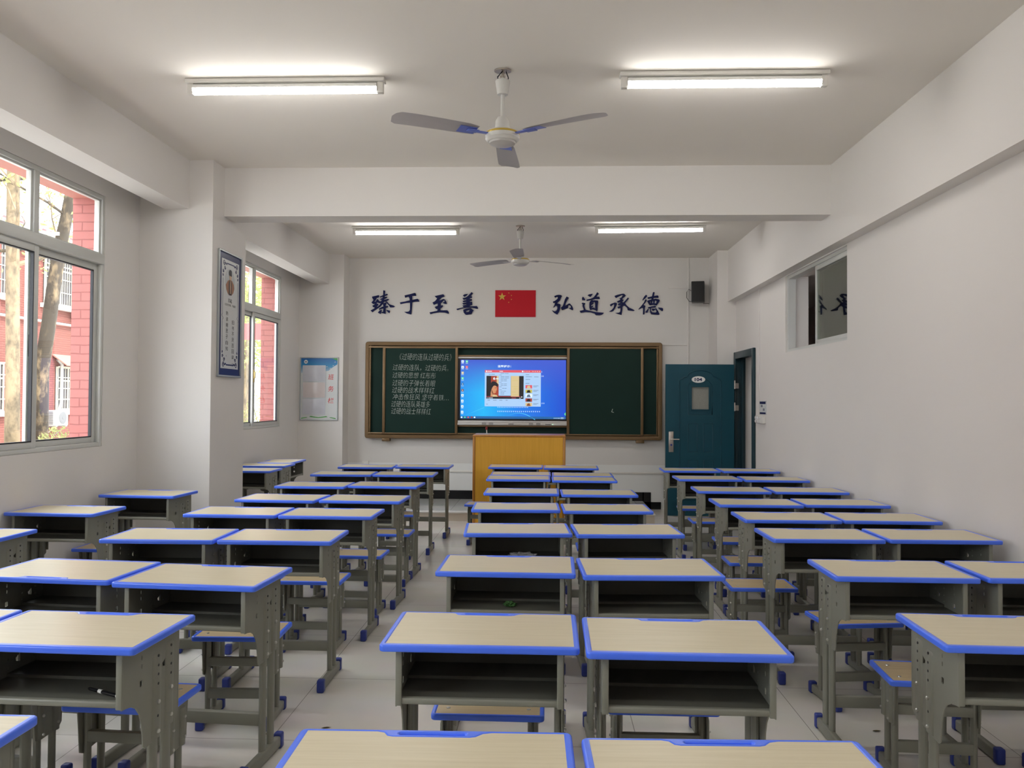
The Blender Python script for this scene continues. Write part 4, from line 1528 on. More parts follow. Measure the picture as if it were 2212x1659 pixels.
def rib(bm, x, sgn, yc, z0, z1, w=0.021, d=0.016):
    """half-round pressed channel on the outer face of a side plate"""
    n = 8
    rowsv = []
    zs = [z0, z1 - 0.02, z1 - 0.007, z1]
    sc = [1, 1, 0.75, 0.05]
    for z, s in zip(zs, sc):
        rowsv.append([bm.verts.new(Vector((x + sgn * d * s * math.sin(math.pi * i / n), yc - w * math.cos(math.pi * i / n) * (1 if s > 0.5 else 0.7), z))) for i in range(n + 1)])
    for a, b in zip(rowsv, rowsv[1:]):
        for i in range(n):
            bm.faces.new((a[i], a[i + 1], b[i + 1], b[i]))


def build_desk(detail=True):
    t = thing('school_desk', '', 'desk')
    bm = BM()
    slot = rrect(-0.078, 0.068, 0.1735, 0.1835, 0.004, 3)
    add_plate(bm, [desk_outline(), wood_outline()] + ([slot] if detail else []), T(0, 0, TOPZ - 0.0108), 0.0215, bevel=0.0055, res=2)
    if detail:
        add_box(bm, -0.085, 0.075, 0.168, 0.190, TOPZ - 0.016, TOPZ - 0.010)
    obj('blue_edging', bm, M_BLUE, t)
    bm = BM()
    add_plate(bm, [wood_outline(0.002)], T(0, 0, TOPZ - 0.0105), 0.019)
    obj('wood_top', bm, M_LAM, t)
    # book box: shelf, back, underside, front lip
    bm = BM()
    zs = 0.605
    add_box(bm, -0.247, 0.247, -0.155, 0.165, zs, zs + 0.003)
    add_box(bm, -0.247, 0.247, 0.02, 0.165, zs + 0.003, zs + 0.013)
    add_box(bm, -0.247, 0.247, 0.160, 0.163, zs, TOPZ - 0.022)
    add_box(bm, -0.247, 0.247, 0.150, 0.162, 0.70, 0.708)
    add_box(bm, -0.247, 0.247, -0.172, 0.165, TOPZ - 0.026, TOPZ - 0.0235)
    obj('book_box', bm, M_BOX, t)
    bm = BM()
    add_box(bm, -0.247, 0.247, -0.174, -0.152, zs - 0.012, zs + 0.008, bev=0.006, seg=3)
    obj('shelf_lip', bm, M_OLIVE, t)
    for s in (-1, 1):
        # side plate with its holes, in (y, z); sits at x = s*0.25
        zt = TOPZ - 0.0205
        prof = [(-0.176, zt), (0.172, zt), (0.172, 0.458), (0.155, 0.448), (0.085, 0.436), (0.000, 0.424), (-0.038, 0.422), (-0.050, 0.432), (-0.055, 0.47), (-0.061, 0.505), (-0.074, 0.540), (-0.096, 0.566), (-0.122, 0.580), (-0.152, 0.586), (-0.176, 0.588)]
        holes = []
        if detail:
            for z in (0.700, 0.672, 0.640, 0.610):
                holes.append(circ(0.108, z, 0.0042, 8))
            for z in (0.690, 0.660, 0.632, 0.602):
                holes.append(circ(0.026, z, 0.0042, 8))
            holes += [circ(-0.065, 0.710, 0.0036, 8, 0.008), circ(-0.065, 0.684, 0.0036, 8, 0.008)]
            holes += [rrect(-0.075, -0.058, 0.622, 0.642, 0.003, 1), [(0.062, 0.655), (0.084, 0.668), (0.084, 0.640), (0.066, 0.645)]]
        bm = BM()
        mt = rows3((0, 1, 0), (0, 0, 1), (1, 0, 0), (s * 0.25, 0, 0))
        add_plate(bm, [prof] + holes, mt, 0.004)
        xo = s * 0.252
        rz = 0.59 if detail else 0.58
        rib(bm, xo, s, 0.108, 0.442, zt - 0.045, w=0.026, d=0.0065)
        rib(bm, xo, s, 0.026, 0.430, zt - 0.060, w=0.026, d=0.0065)
        x0b, x1b = sorted((s * 0.2525, s * 0.233))
        add_box(bm, x0b, x1b, -0.178, -0.168, 0.590, zt, bev=0.003)          # front flange
        add_box(bm, x0b, x1b, 0.166, 0.173, 0.48, zt)
        if detail:
            for (yy, zs_) in ((0.108, (0.700, 0.672, 0.640, 0.610)), (0.026, (0.690, 0.660, 0.632, 0.602, 0.50))):
                for zz in zs_:
                    add_tube(bm, [(s * 0.2572, yy, zz), (s * 0.2589, yy, zz)], 0.0046, n=8, mi=1)  # black discs on the rib stand in for the dark inside the holes
        sp_ = obj('side_panel', bm, [M_OLIVE, M_GASKET_HOLE], t)
        if detail:
            for (yy, zz) in ((0.108, 0.565), (0.026, 0.545), (0.108, 0.475), (0.026, 0.452)):
                bm = BM()
                xx = s * 0.2590
                add_tube(bm, [(xx - s * 0.002, yy, zz), (xx + s * 0.004, yy, zz), (xx + s * 0.007, yy, zz)], [0.007, 0.0065, 0.003], n=10)
                obj('bolt', bm, M_BOLT, sp_)
        for yc in (0.026, 0.108):
            bm = BM()
            add_tube(bm, [(s * 0.2405, yc, 0.045), (s * 0.2405, yc, 0.60)], 0.0135, n=14, ry=0.0230, up=Vector((0, 1, 0)))
            obj('leg', bm, M_OLIVE, t)
        bm = BM()
        add_box(bm, s * 0.247 - 0.0145, s * 0.247 + 0.0145, -0.165, 0.185, 0.006, 0.054, bev=0.007, seg=3)
        ft_ = obj('foot', bm, M_OLIVE, t)
        for (a, b, h) in ((-0.190, -0.150, 0.066), (0.170, 0.205, 0.066)):
            bm = BM()
            capbox(bm, a, b, s * 0.247, h)
            obj('foot_cap', bm, M_NAVY, ft_)
    bm = BM()
    add_box(bm, -0.238, 0.238, 0.014, 0.046, 0.155, 0.205, bev=0.004)
    obj('stretcher', bm, M_OLIVE, t)
    return t


def build_stool(detail=True):
    t = thing('school_stool', '', 'stool')
    ST = 0.424
    W2, D2 = 0.197, 0.138
    bm = BM()
    add_plate(bm, [rrect(-W2, W2, -D2, D2, 0.016), rrect(-W2 + 0.017, W2 - 0.017, -D2 + 0.015, D2 - 0.013, 0.002, 1)], T(0, 0, ST - 0.0115), 0.023, bevel=0.006)
    obj('blue_edging', bm, M_BLUE, t)
    bm = BM()
    add_box(bm, -W2 + 0.016, W2 - 0.016, -D2 + 0.014, D2 - 0.012, ST - 0.022, ST - 0.002)
    st = obj('wood_seat', bm, M_SEAT, t)
    if detail:
        for sx in (-1, 1):
            for sy in (-0.072, 0.072):
                bm = BM()
                add_lathe(bm, [(0.008, 0), (0.007, 0.0025), (0.001, 0.003)], 10, origin=(sx * 0.142, sy, ST - 0.0025))
                obj('bolt', bm, M_BOLT, st)
    for s in (-1, 1):
        x = s * 0.150
        bm = BM()
        prof = [(-0.088, ST - 0.026), (0.088, ST - 0.026), (0.080, 0.30), (0.078, 0.250), (0.060, 0.232), (-0.05, 0.222), (-0.072, 0.232), (-0.078, 0.30)]
        mt = rows3((0, 1, 0), (0, 0, 1), (1, 0, 0), (x + s * 0.012, 0, 0))
        add_plate(bm, [prof], mt, 0.004)
        for yc in (-0.042, 0.042):
            rib(bm, x + s * 0.014, s, yc, 0.232, 0.375, w=0.018, d=0.011)
        add_box(bm, x - 0.016, x + 0.014, -0.088, 0.088, ST - 0.032, ST - 0.026)
        sp_ = obj('side_bracket', bm, M_OLIVE, t)
        if detail:
            for (yy, zz) in ((-0.042, 0.315), (0.042, 0.335), (-0.042, 0.245), (0.042, 0.262)):
                bm = BM()
                xx = x + s * 0.0245
                add_tube(bm, [(xx - s * 0.002, yy, zz), (xx + s * 0.004, yy, zz), (xx + s * 0.006, yy, zz)], [0.006, 0.0055, 0.003], n=8)
                obj('bolt', bm, M_BOLT, sp_)
        for yc in (-0.042, 0.042):
            bm = BM()
            add_tube(bm, [(x, yc, 0.04), (x, yc, 0.385)], 0.0125, n=12, ry=0.016, up=Vector((0, 1, 0)))
            obj('leg', bm, M_OLIVE, t)
        bm = BM()
        add_box(bm, x - 0.0135, x + 0.0135, -0.130, 0.130, 0.006, 0.048, bev=0.006, seg=3)
        ft_ = obj('foot', bm, M_OLIVE, t)
        for (a, b) in ((-0.150, -0.116), (0.116, 0.150)):
            bm = BM()
            capbox(bm, a, b, x, 0.06)
            obj('foot_cap', bm, M_NAVY, ft_)
    for (z0, z1) in ((0.265, 0.305), (0.115, 0.160)):
        bm = BM()
        add_box(bm, -0.145, 0.145, -0.056, -0.030, z0, z1, bev=0.004)
        obj('stretcher', bm, M_OLIVE, t)
    return t


ORD = ['nearest', 'second', 'third', 'fourth', 'fifth', 'sixth', 'seventh', 'eighth', 'ninth']
DESKS = {
 'L': [  # left block pairs: (left desk, right desk) nearest first
  (None, (-1.465, 1.680, 0)), ((-2.107, 2.613, -2), (-1.491, 2.590, -2.2)), ((-2.034, 3.483, -4.6), (-1.415, 3.408, -4.15)),
  ((-2.021, 4.408, 1.1), (-1.404, 4.422, 0.2)), ((-2.000, 5.354, -1.0), (-1.384, 5.340, -0.5)), ((-1.963, 6.128, -3.0), (-1.343, 6.132, -1.8)),
  ((-1.992, 7.085, -0.4), (-1.383, 7.154, -2.5)), ((-2.012, 8.196, 1.8), (-1.400, 8.214, 0.6)), ((-1.972, 9.102, 2.0), (-1.355, 9.192, -0.6))],
 'C': [
  ((-0.238, 1.644, 1.1), (0.384, 1.633, 1.8)), ((-0.198, 2.666, -0.2), (0.420, 2.631, -0.4)), ((-0.172, 3.723, -0.6), (0.447, 3.705, 2.5)),
  ((-0.166, 4.761, 3.2), (0.452, 4.776, 3.6)), ((-0.210, 5.752, 1.4), (0.406, 5.734, 2.1)), ((-0.199, 6.735, 0.0), (0.413, 6.688, 1.2)),
  ((-0.264, 7.890, 0.5), (0.349, 7.825, 0.5)), ((-0.258, 8.330, 0.4), (0.354, 8.290, 0.0)), ((-0.341, 9.271, -0.6), (0.269, 9.227, -0.9))],
 'R': [
  None, ((1.510, 2.754, -1.7), None), ((1.516, 3.744, -0.2), (2.150, 3.757, 0.2)), ((1.508, 4.698, 1.2), (2.132, 4.723, 0.6)), ((1.530, 5.412, 0.5), (2.148, 5.425, -0.8)),
  ((1.527, 6.162, 0.4), (2.150, 6.204, 0)), ((1.539, 7.036, -0.9), (2.166, 7.050, -0.5)), ((1.542, 8.079, 0.9), (2.164, 8.053, -1.3)), ((1.538, 9.026, -0.5), (2.158, 9.030, 0.2))],
}
BLK = {'L': 'left block', 'C': 'centre block', 'R': 'right block'}
SPECIAL = {
 ('L', 0, 1): 'blue-edged desk of which only a corner shows at lower left',
 ('L', 1, 1): 'blue-edged desk with a black pen lying in its open book box',
 ('L', 1, 0): 'blue-edged desk cut by the left frame edge, left of the pen desk',
 ('L', 2, 0): 'blue-edged desk whose top is turned so its pen groove faces the viewer',
 ('C', 0, 0): 'left of the two nearest desks, only its top showing at lower centre',
 ('C', 0, 1): 'right of the two nearest desks, only its top showing at lower centre',
 ('C', 2, 0): 'blue-edged desk with a green leaf scrap in its open book box',
 ('C', 3, 0): 'blue-edged desk with a crumpled clear wrapper in its book box',
 ('R', 1, 0): 'blue-edged desk cut by the right frame edge, nearest of the right block',
}
proto = build_desk(True)
proto_far = build_desk(False)
used = {0: False, 1: False}


def place_desk(x, y, rz, label, detail=True):
    k = 1 if detail else 0
    src = proto if detail else proto_far
    o = dup(src) if used[k] else src
    used[k] = True
    o.location = (x, y, 0)
    o.rotation_euler = (0, 0, R(rz))
    o['label'] = label
    o['group'] = 'student desks'
    return o


for blk, rws in DESKS.items():
    for i, pr in enumerate(rws):
        if not pr:
            continue
        for j, dk in enumerate(pr):
            if dk is None:
                continue
            lb = SPECIAL.get((blk, i, j)) or 'blue-edged pale wood desk, %s of the %s pair from the viewer, %s' % (('left', 'right')[j], ORD[i - (blk == 'R')], BLK[blk])
            o = place_desk(dk[0], dk[1], dk[2], lb, True)
            if (blk, i, j) == ('L', 2, 0):
                for ch in [c for c in o.children_recursive if c.name.startswith(('blue_edging', 'wood_top'))]:
                    ch.rotation_euler = (0, 0, math.pi)
            ALL.append(o)
place_desk(-3.130, 4.320, -1.5, 'blue-edged single desk by the nearer window, partly cut by the left frame edge')
place_desk(-3.145, 5.321, -1.5, 'blue-edged single desk against the left wall under the nearer window')
place_desk(-3.077, 6.313, -3.1, 'blue-edged single desk in the corner in front of the left pillar')
place_desk(-3.100, 8.500, 0.0, 'blue-edged single desk just behind the left pillar, nearest of those three')
place_desk(-3.155, 9.130, 0.0, 'blue-edged single desk behind the left pillar, middle of those three')
place_desk(-3.125, 9.690, 90, 'blue-edged single desk turned sideways with its book box facing right, below the farther window')
if not used[0]:
    for q in list(proto_far.children_recursive) + [proto_far]:
        bpy.data.objects.remove(q)

# ------------------------------------------------------------------ stools
sproto = build_stool(True)
sused = False
STOOLS = [
 (-1.509, 3.000, -3, 'wood-topped stool behind the pen desk, seen low at left'),
 (-1.426, 3.875, 2, 'wood-topped stool before the right desk of the fourth pair, left block'),
 (-1.418, 5.040, 0, 'wood-topped stool before the right desk of the fifth pair, left block'),
 (-1.334, 5.860, -2, 'wood-topped stool before the right desk of the sixth pair, left block'),
 (-1.300, 6.805, -1, 'wood-topped stool before the right desk of the seventh pair, left block'),
 (-1.445, 7.930, 0, 'wood-topped stool before the right desk of the eighth pair, left block'),
 (-0.200, 3.010, 0, 'wood-topped stool seen just below the left book box of the second centre pair'),
 (0.419, 3.095, 0, 'wood-topped stool mostly hidden below the right book box of the second centre pair'),
 (-0.652, 8.740, -4, 'wood-topped stool standing out in the aisle left of the centre block, near the lectern'),
 (1.558, 4.295, 8, 'wood-topped stool before the left desk of the third pair, right block, slightly turned'),
 (1.553, 3.440, -4, 'wood-topped stool in front of the second right pair, beside the desk cut by the frame'),
 (1.275, 5.045, 0, 'wood-topped stool pulled into the right aisle beside the fourth right pair, whole seat visible'),
 (1.430, 5.800, 0, 'wood-topped stool before the left desk of the fifth pair, right block'),
 (1.530, 6.640, 0, 'wood-topped stool before the left desk of the sixth pair, right block'),
 (1.520, 7.720, 0, 'wood-topped stool before the left desk of the seventh pair, right block'),
 (1.555, 8.620, 0, 'wood-topped stool before the left desk of the eighth pair, right block'),
 (-3.220, 5.970, 0, 'wood-topped stool against the left wall in front of the corner desk'),
]
for i in (2, 3, 4, 5, 6, 7):
    dk = DESKS['L'][i][0]
    STOOLS.append((dk[0] - 0.02, dk[1] - 0.37, dk[2], 'wood-topped stool before the left desk of the %s pair, left block' % ORD[i]))
for i in (3, 4, 5):
    for j in (0, 1):
        dk = DESKS['C'][i][j]
        STOOLS.append((dk[0] + (-0.01, 0.01)[j], dk[1] - 0.42, dk[2], 'wood-topped stool before the %s desk of the %s pair, centre block' % (('left', 'right')[j], ORD[i])))
for i in (2, 3, 4, 5, 6, 7, 8):
    dk = DESKS['R'][i][1]
    STOOLS.append((dk[0], dk[1] - 0.34, dk[2], 'wood-topped stool before the right desk of the %s pair, right block' % ORD[i - 1]))
for (x, y, rz, lb) in STOOLS:
    o = dup(sproto) if sused else sproto
    sused = True
    o.location = (x, y, 0)
    o.rotation_euler = (0, 0, R(rz))
    o['label'] = lb
    o['group'] = 'student stools'

# ------------------------------------------------------------------ small things in and under the desks
pn = thing('ballpoint_pen', 'black ballpoint pen lying in the open book box of a left desk', 'pen', (-1.335, 2.475, 0.6165), R(-26))
bm = BM()
add_tube(bm, [(-0.075, 0, 0), (-0.07, 0, 0), (0.055, 0, 0)], [0.004, 0.0055, 0.0055], n=10)
obj('barrel', bm, M_PEN, pn)
bm = BM()
add_tube(bm, [(0.055, 0, 0), (0.068, 0, 0), (0.075, 0, 0)], [0.0058, 0.004, 0.001], n=10)
obj('tip', bm, M_BOLT, pn)
bm = BM()
add_tube(bm, [(-0.028, 0, 0), (-0.012, 0, 0)], 0.0061, n=10)
obj('white_band', bm, M_PLASTIC, pn)


def crumple(name, mat, label, cat, loc, sx, sy, sz, seed):
    rr = random.Random(seed)
    bm = BM()
    bmesh.ops.create_icosphere(bm, subdivisions=3, radius=1.0)
    for v in bm.verts:
        k = 0.55 + 0.6 * rr.random()
        v.co = Vector((v.co.x * sx * k, v.co.y * sy * k, max(0.0, (v.co.z + 0.6)) * sz * k))
    o = obj(name, bm, mat, smooth=False)
    o.location = loc
    return tag(o, label, cat)


m, n, l, p = _new('crumpled_clear_film')
p.inputs['Base Color'].default_value = (0.5, 0.5, 0.52, 1)
p.inputs['Roughness'].default_value = 0.15
p.inputs['Alpha'].default_value = 0.45
crumple('plastic_wrapper', m, 'crumpled clear plastic wrapper inside a centre desk book box', 'wrapper', (-0.135, 4.70, 0.619), 0.085, 0.04, 0.022, 3)
crumple('leaf_scrap', paint('wilted_green_leaf', (0.035, 0.11, 0.02), 0.6, var=0.3, scale=40), 'green leaf scrap inside a centre desk book box', 'leaf', (-0.155, 3.64, 0.611), 0.030, 0.022, 0.012, 5)


def leaf(x, y, rz, label):
    bm = BM()
    pts = [(-0.022, 0), (-0.010, 0.007), (0.006, 0.008), (0.024, 0.0), (0.006, -0.007), (-0.010, -0.006)]
    c = [bm.verts.new((u, v, 0.003 + 0.10 * abs(v))) for u, v in pts]
    s0, s1 = bm.verts.new((-0.005, 0, 0.001)), bm.verts.new((0.010, 0, 0.001))
    for f in ((0, 1, 's0'), (1, 2, 's1'), (2, 3, 's1'), (3, 4, 's1'), (4, 5, 's0'), (5, 0, 's0')):
        bm.faces.new((c[f[0]], c[f[1]], s0 if f[2] == 's0' else s1))
    bm.faces.new((c[1], s1, s0))
    bm.faces.new((c[4], s0, s1))
    bmesh.ops.solidify(bm, geom=list(bm.faces), thickness=0.0012)
    o = obj('fallen_leaf', bm, paint('dry_leaf', (0.12, 0.10, 0.035), 0.7, var=0.3, scale=60), smooth=False)
    o.location = (x, y, 0.001)
    o.rotation_euler = (0, 0, R(rz))
    tag(o, label, 'leaf', 'fallen leaves on the floor')


leaf(-1.005, 3.79, 20, 'small dry leaf on the floor tiles in the left aisle')
leaf(-1.25, 3.70, -40, 'small dry leaf on the floor under the left desks, beside a blue foot cap')
leaf(1.52, 3.90, 10, 'small dark leaf on the floor under the right desks')

# ------------------------------------------------------------------ lamps
def lamp(x, y, rz, label):
    t = thing('fluorescent_lamp', label, 'lamp', (x, y, ZC), R(rz), 'ceiling tube lamps')
    bm = BM()
    add_box(bm, -0.634, 0.634, -0.036, 0.036, -0.028, -0.002, bev=0.005)
    obj('batten', bm, M_PLASTIC, t)
    bm = BM()
    add_tube(bm, [(-0.585, 0, -0.062), (0.585, 0, -0.062)], 0.033, n=40)
    for f in bm.faces:
        f.material_index = 1 if f.calc_center_median().z > -0.0640 else 0
    obj('tube', bm, [M_TUBE, M_WHITE], t)
    for s in (-1, 1):
        bm = BM()
        add_box(bm, s * 0.605 - 0.020, s * 0.605 + 0.020, -0.020, 0.020, -0.098, -0.028, bev=0.005)
        obj('socket', bm, M_PLASTIC, t)
        bm = BM()
        add_tube(bm, [(s * 0.584, 0, -0.062), (s * 0.600, 0, -0.062)], 0.020, n=14)
        obj('tube_cap', bm, M_SILVER, t)
    return t


lamp(-1.661, 5.123, 0, 'lit tube lamp on the ceiling, nearer left of the four')
lamp(1.070, 5.082, 0, 'lit tube lamp on the ceiling, nearer right of the four')
lamp(-1.652, 9.550, 0, 'lit tube lamp on the ceiling beyond the beam, left')
lamp(1.164, 9.450, -3, 'lit tube lamp on the ceiling beyond the beam, right, slightly skewed')
lamp(-1.661, 0.65, 0, 'added unseen tube lamp lighting the back of the room, left')  # unseen pair of lamps behind the viewer, added to lift the room light
lamp(1.070, 0.65, 0, 'added unseen tube lamp lighting the back of the room, right')


# ------------------------------------------------------------------ ceiling fans
def fan(x, y, angs, label, film):
    zc = ZC
    t = thing('ceiling_fan', label, 'fan', (x, y, zc), 0, 'ceiling fans')
    H = 1.605 + EYE - zc        # motor centre, below the ceiling
    bm = BM()
    add_plate(bm, [circ(0, 0, 0.052, 24, 0.04)], T(0, 0, -0.006), 0.008)
    add_tube(bm, [(0, 0, -0.008), (0, 0, -0.05)], 0.010, n=10)
    add_tube(bm, [(-0.014, 0, -0.035), (-0.010, 0, -0.075), (0.010, 0, -0.075), (0.014, 0, -0.035)], 0.004, n=6)
    obj('ceiling_mount', bm, M_STEEL, t)
    bm = BM()
    add_tube(bm, [(0.0, -0.012, -0.01), (-0.03, -0.02, -0.05), (-0.028, -0.015, -0.075), (0.01, -0.02, -0.065), (0.028, -0.012, -0.085)], 0.0045, n=6)
    add_tube(bm, [(0.02, 0, -0.01), (0.035, 0.0, -0.05), (0.015, 0.0, -0.1)], 0.0035, n=6)
    obj('wire', bm, M_INK, t)
    bm = BM()
    add_lathe(bm, [(0.012, H + 0.260), (0.033, H + 0.262), (0.045, H + 0.345), (0.041, H + 0.350), (0.012, H + 0.345)], 24)
    obj('upper_cup', bm, M_FANWHITE, t)
    bm = BM()
    add_tube(bm, [(0, 0, H + 0.10), (0, 0, -0.05)], 0.0125, n=14)
    obj('down_rod', bm, M_FANWHITE, t)
    bm = BM()
    add_lathe(bm, [(0.016, H + 0.128), (0.030, H + 0.122), (0.042, H + 0.10), (0.047, H + 0.045), (0.044, H + 0.03)], 24)
    obj('lower_cup', bm, M_FANWHITE, t)
    bm = BM()
    add_lathe(bm, [(0.02, H + 0.045), (0.075, H + 0.042), (0.096, H + 0.033), (0.104, H + 0.012), (0.104, H - 0.012), (0.092, H - 0.026), (0.084, H - 0.029), (0.02, H - 0.029)], 36)
    mo = obj('motor', bm, M_FANWHITE, t)
    bm = BM()
    add_lathe(bm, [(0.02, H - 0.027), (0.082, H - 0.028), (0.078, H - 0.040), (0.055, H - 0.050), (0.02, H - 0.054)], 36)
    obj('bottom_cover', bm, paint('fan_cover_grey', (0.50, 0.48, 0.46), 0.3), mo)
    bm = BM()
    add_lathe(bm, [(0.099, H + 0.028), (0.1035, H + 0.024), (0.106, H + 0.018), (0.1035, H + 0.014)], 36)
    obj('gold_ring', bm, M_GOLD, mo)
    for a in angs:
        m = Matrix.Rotation(R(a), 4, 'Z')
        bm = BM()
        rows_ = []
        for k, (r, w, z, tw) in enumerate(((0.17, 0.050, 0.006, 11), (0.24, 0.062, 0.008, 11), (0.40, 0.068, 0.008, 10), (0.58, 0.074, 0.006, 9), (0.665, 0.074, 0.003, 9), (0.692, 0.055, 0.002, 9))):
            c, s = math.cos(R(tw)), math.sin(R(tw))
            rows_.append([bm.verts.new(m @ Vector((r + (0.012 * (1 - abs(q)) if k > 3 else 0), q * w * c, H + 0.012 + z + q * w * s + 0.006 * (1 - q * q)))) for q in (-1, -0.5, 0, 0.5, 1)])
        for p_, q_ in zip(rows_, rows_[1:]):
            for i in range(4):
                bm.faces.new((p_[i], p_[i + 1], q_[i + 1], q_[i]))
        bmesh.ops.solidify(bm, geom=list(bm.faces), thickness=0.003)
        bl = obj('blade', bm, M_FANBLADE, t)
        bm = BM()
        add_box(bm, 0.088, 0.235, -0.016, 0.016, H + 0.008, H + 0.014, bev=0.002)
        add_box(bm, 0.165, 0.235, -0.030, 0.030, H + 0.009, H + 0.0135, bev=0.002)
        bmesh.ops.transform(bm, matrix=m, verts=bm.verts)
        obj('blade_iron', bm, M_FILM if film else M_FANWHITE, bl)
        if film:
            bm = BM()
            add_box(bm, 0.18, 0.29, -0.040, 0.040, H + 0.0085, H + 0.0105, rot=None)
            tw = Matrix.Rotation(R(9), 4, 'X')
            bmesh.ops.transform(bm, matrix=m @ T(0, 0, H + 0.004) @ tw @ T(0, 0, -H), verts=bm.verts)
            obj('blue_film', bm, M_FILM, bl)
    return t


fan(-0.281, 5.017, (89, 209, 329), 'three-bladed ceiling fan in front of the cross beam, nearer of two', True)
fan(-0.318, 9.528, (28, 148, 268), 'three-bladed ceiling fan beyond the cross beam, farther of two', False)

# ------------------------------------------------------------------ outdoors
GZ = -0.2
bm = BM()
add_box(bm, -60, WL - 0.26, -20, 90, GZ - 0.2, GZ)
o = obj('ground_outside', bm, M_CONC)
struct(o)
FX = -18.0
bl = thing('brick_building', 'two-storey red brick building with barred windows across the yard', 'building', (FX, 28, GZ))
bm = BM()
add_box(bm, -6, 0, -26, 12.5, 0, 7.3)
obj('facade', bm, M_RED, bl)
bm = BM()
for yy in (-12.1, -8.7, -5.3, -1.9 - 0.0, 1.9 - 1.9 + 0.0, 3.6):
    add_box(bm, 0, 0.10, yy - 0.22, yy + 0.22, 0, 7.3)
obj('pilasters', bm, M_REDP, bl)
bm = BM()
add_box(bm, -0.2, 0.45, -26, 12.6, 7.0, 7.55)
obj('white_frieze', bm, M_PALEWALL, bl)
bm = BM()
for i in range(95):
    y = -26 + i * 0.41
    add_tube(bm, [(0.75, y, 7.55), (-2.5, y, 8.6)], 0.13, n=6)
add_prism(bm, [(0.72, 7.50), (0.72, 7.58), (-2.8, 8.75), (-2.8, 8.6)], rows3((1, 0, 0), (0, 0, 1), (0, -1, 0), (0, 12.7, 0)), 38.6)
obj('tiled_roof', bm, M_ROOFTILE, bl)


def barred(yc, z0, z1, w, awning=False):
    bm = BM()
    add_box(bm, 0.005, 0.03, yc - w / 2, yc + w / 2, z0, z1)
    wn = obj('window', bm, M_DARKGLASS, bl)
    bm = BM()
    for q in (-w / 2, -0.03, w / 2 - 0.06):
        add_box(bm, 0.03, 0.06, yc + q, yc + q + 0.06, z0, z1)
    for q in (z0, z0 + (z1 - z0) * 0.66, z1 - 0.06):
        add_box(bm, 0.031, 0.059, yc - w / 2 + 0.03, yc + w / 2 - 0.03, q, q + 0.06)
    obj('casement', bm, M_CREAM, wn)
    bm = BM()
    k = int(w / 0.14)
    for i in range(k + 1):
        yy = yc - w / 2 + i * w / k
        add_tube(bm, [(0.12, yy, z0), (0.12, yy, z1)], 0.011, n=5)
    for i in range(5):
        zz = z0 + (z1 - z0) * i / 4
        add_box(bm, 0.108, 0.132, yc - w / 2, yc + w / 2, zz - 0.015, zz + 0.015)
    obj('security_bars', bm, M_CREAM, wn)
    bm = BM()
    add_box(bm, 0, 0.22, yc - w / 2 - 0.15, yc + w / 2 + 0.15, z0 - 0.17, z0 - 0.02)
    obj('sill', bm, M_PALEWALL, wn)
    if awning:
        bm = BM()
        add_prism(bm, [(0, z1 + 0.45), (0.0, z1 + 0.40), (0.55, z1 + 0.02), (0.55, z1 + 0.06)], rows3((1, 0, 0), (0, 0, 1), (0, -1, 0), (0, yc + w / 2 + 0.2, 0)), w + 0.4)
        obj('awning', bm, M_PINKPLAIN, wn)


for yc in (-8.8 - 3.6, -8.8, -5.4 + 0.0, -2.1, 1.75, 5.3):
    barred(yc, 5.10, 7.0, 2.0)
for yc in (-12.4, -8.8, -5.4, -2.1, 2.32, 5.3):
    barred(yc, 1.25, 2.85, 1.5, awning=yc > -2)
bm = BM()
add_tube(bm, [(0.12, -26, 4.42), (0.12, 12.4, 4.42)], 0.045, n=8)
obj('service_pipe', bm, M_DIMWHITE, bl)
bm = BM()
add_tube(bm, [(0.1, 1.55, 3.1), (0.14, 1.75, 2.95), (0.14, 1.75, 1.5), (0.1, 1.6, 1.1)], 0.06, n=8)
obj('duct_pipe', bm, M_DIMWHITE, bl)


def ac(yc, z, label):
    t = thing('air_conditioner_unit', label, 'air conditioner', (FX + 0.12, yc, z), 0, 'outdoor air conditioner units')
    bm = BM()
    add_box(bm, 0, 0.34, -0.42, 0.42, 0, 0.56, bev=0.02)
    obj('casing', bm, M_DIMWHITE, t)
    bm = BM()
    add_lathe(bm, [(0.215, -0.01), (0.225, 0.012), (0.20, 0.016), (0.06, 0.012), (0.05, 0.02), (0.0, 0.02)], 28)
    bmesh.ops.transform(bm, matrix=rows3((0, 1, 0), (0, 0, 1), (1, 0, 0), (0.34, 0.08, 0.28)), verts=bm.verts)
    obj('fan_grille', bm, M_GRILLED, t)
    bm = BM()
    for i in range(8):
        add_box(bm, 0.05, 0.29, -0.435, -0.418, 0.06 + i * 0.06, 0.085 + i * 0.06)
    obj('side_louvres', bm, M_GRILLED, t)
    bm = BM()
    for q in (-0.3, 0.3):
        add_box(bm, -0.12, 0.36, q - 0.02, q + 0.02, -0.04, 0)
        add_prism(bm, [(-0.12, -0.35), (-0.08, -0.35), (0.32, -0.04), (0.28, -0.04)], rows3((1, 0, 0), (0, 0, 1), (0, -1, 0), (0, q + 0.015, 0)), 0.03)
    obj('wall_bracket', bm, M_GRILLE, t)


ac(29.25, 0.50, 'white air conditioner unit low on the red building, below a barred window')
ac(30.86, 4.40, 'white air conditioner unit on the upper storey of the red building')


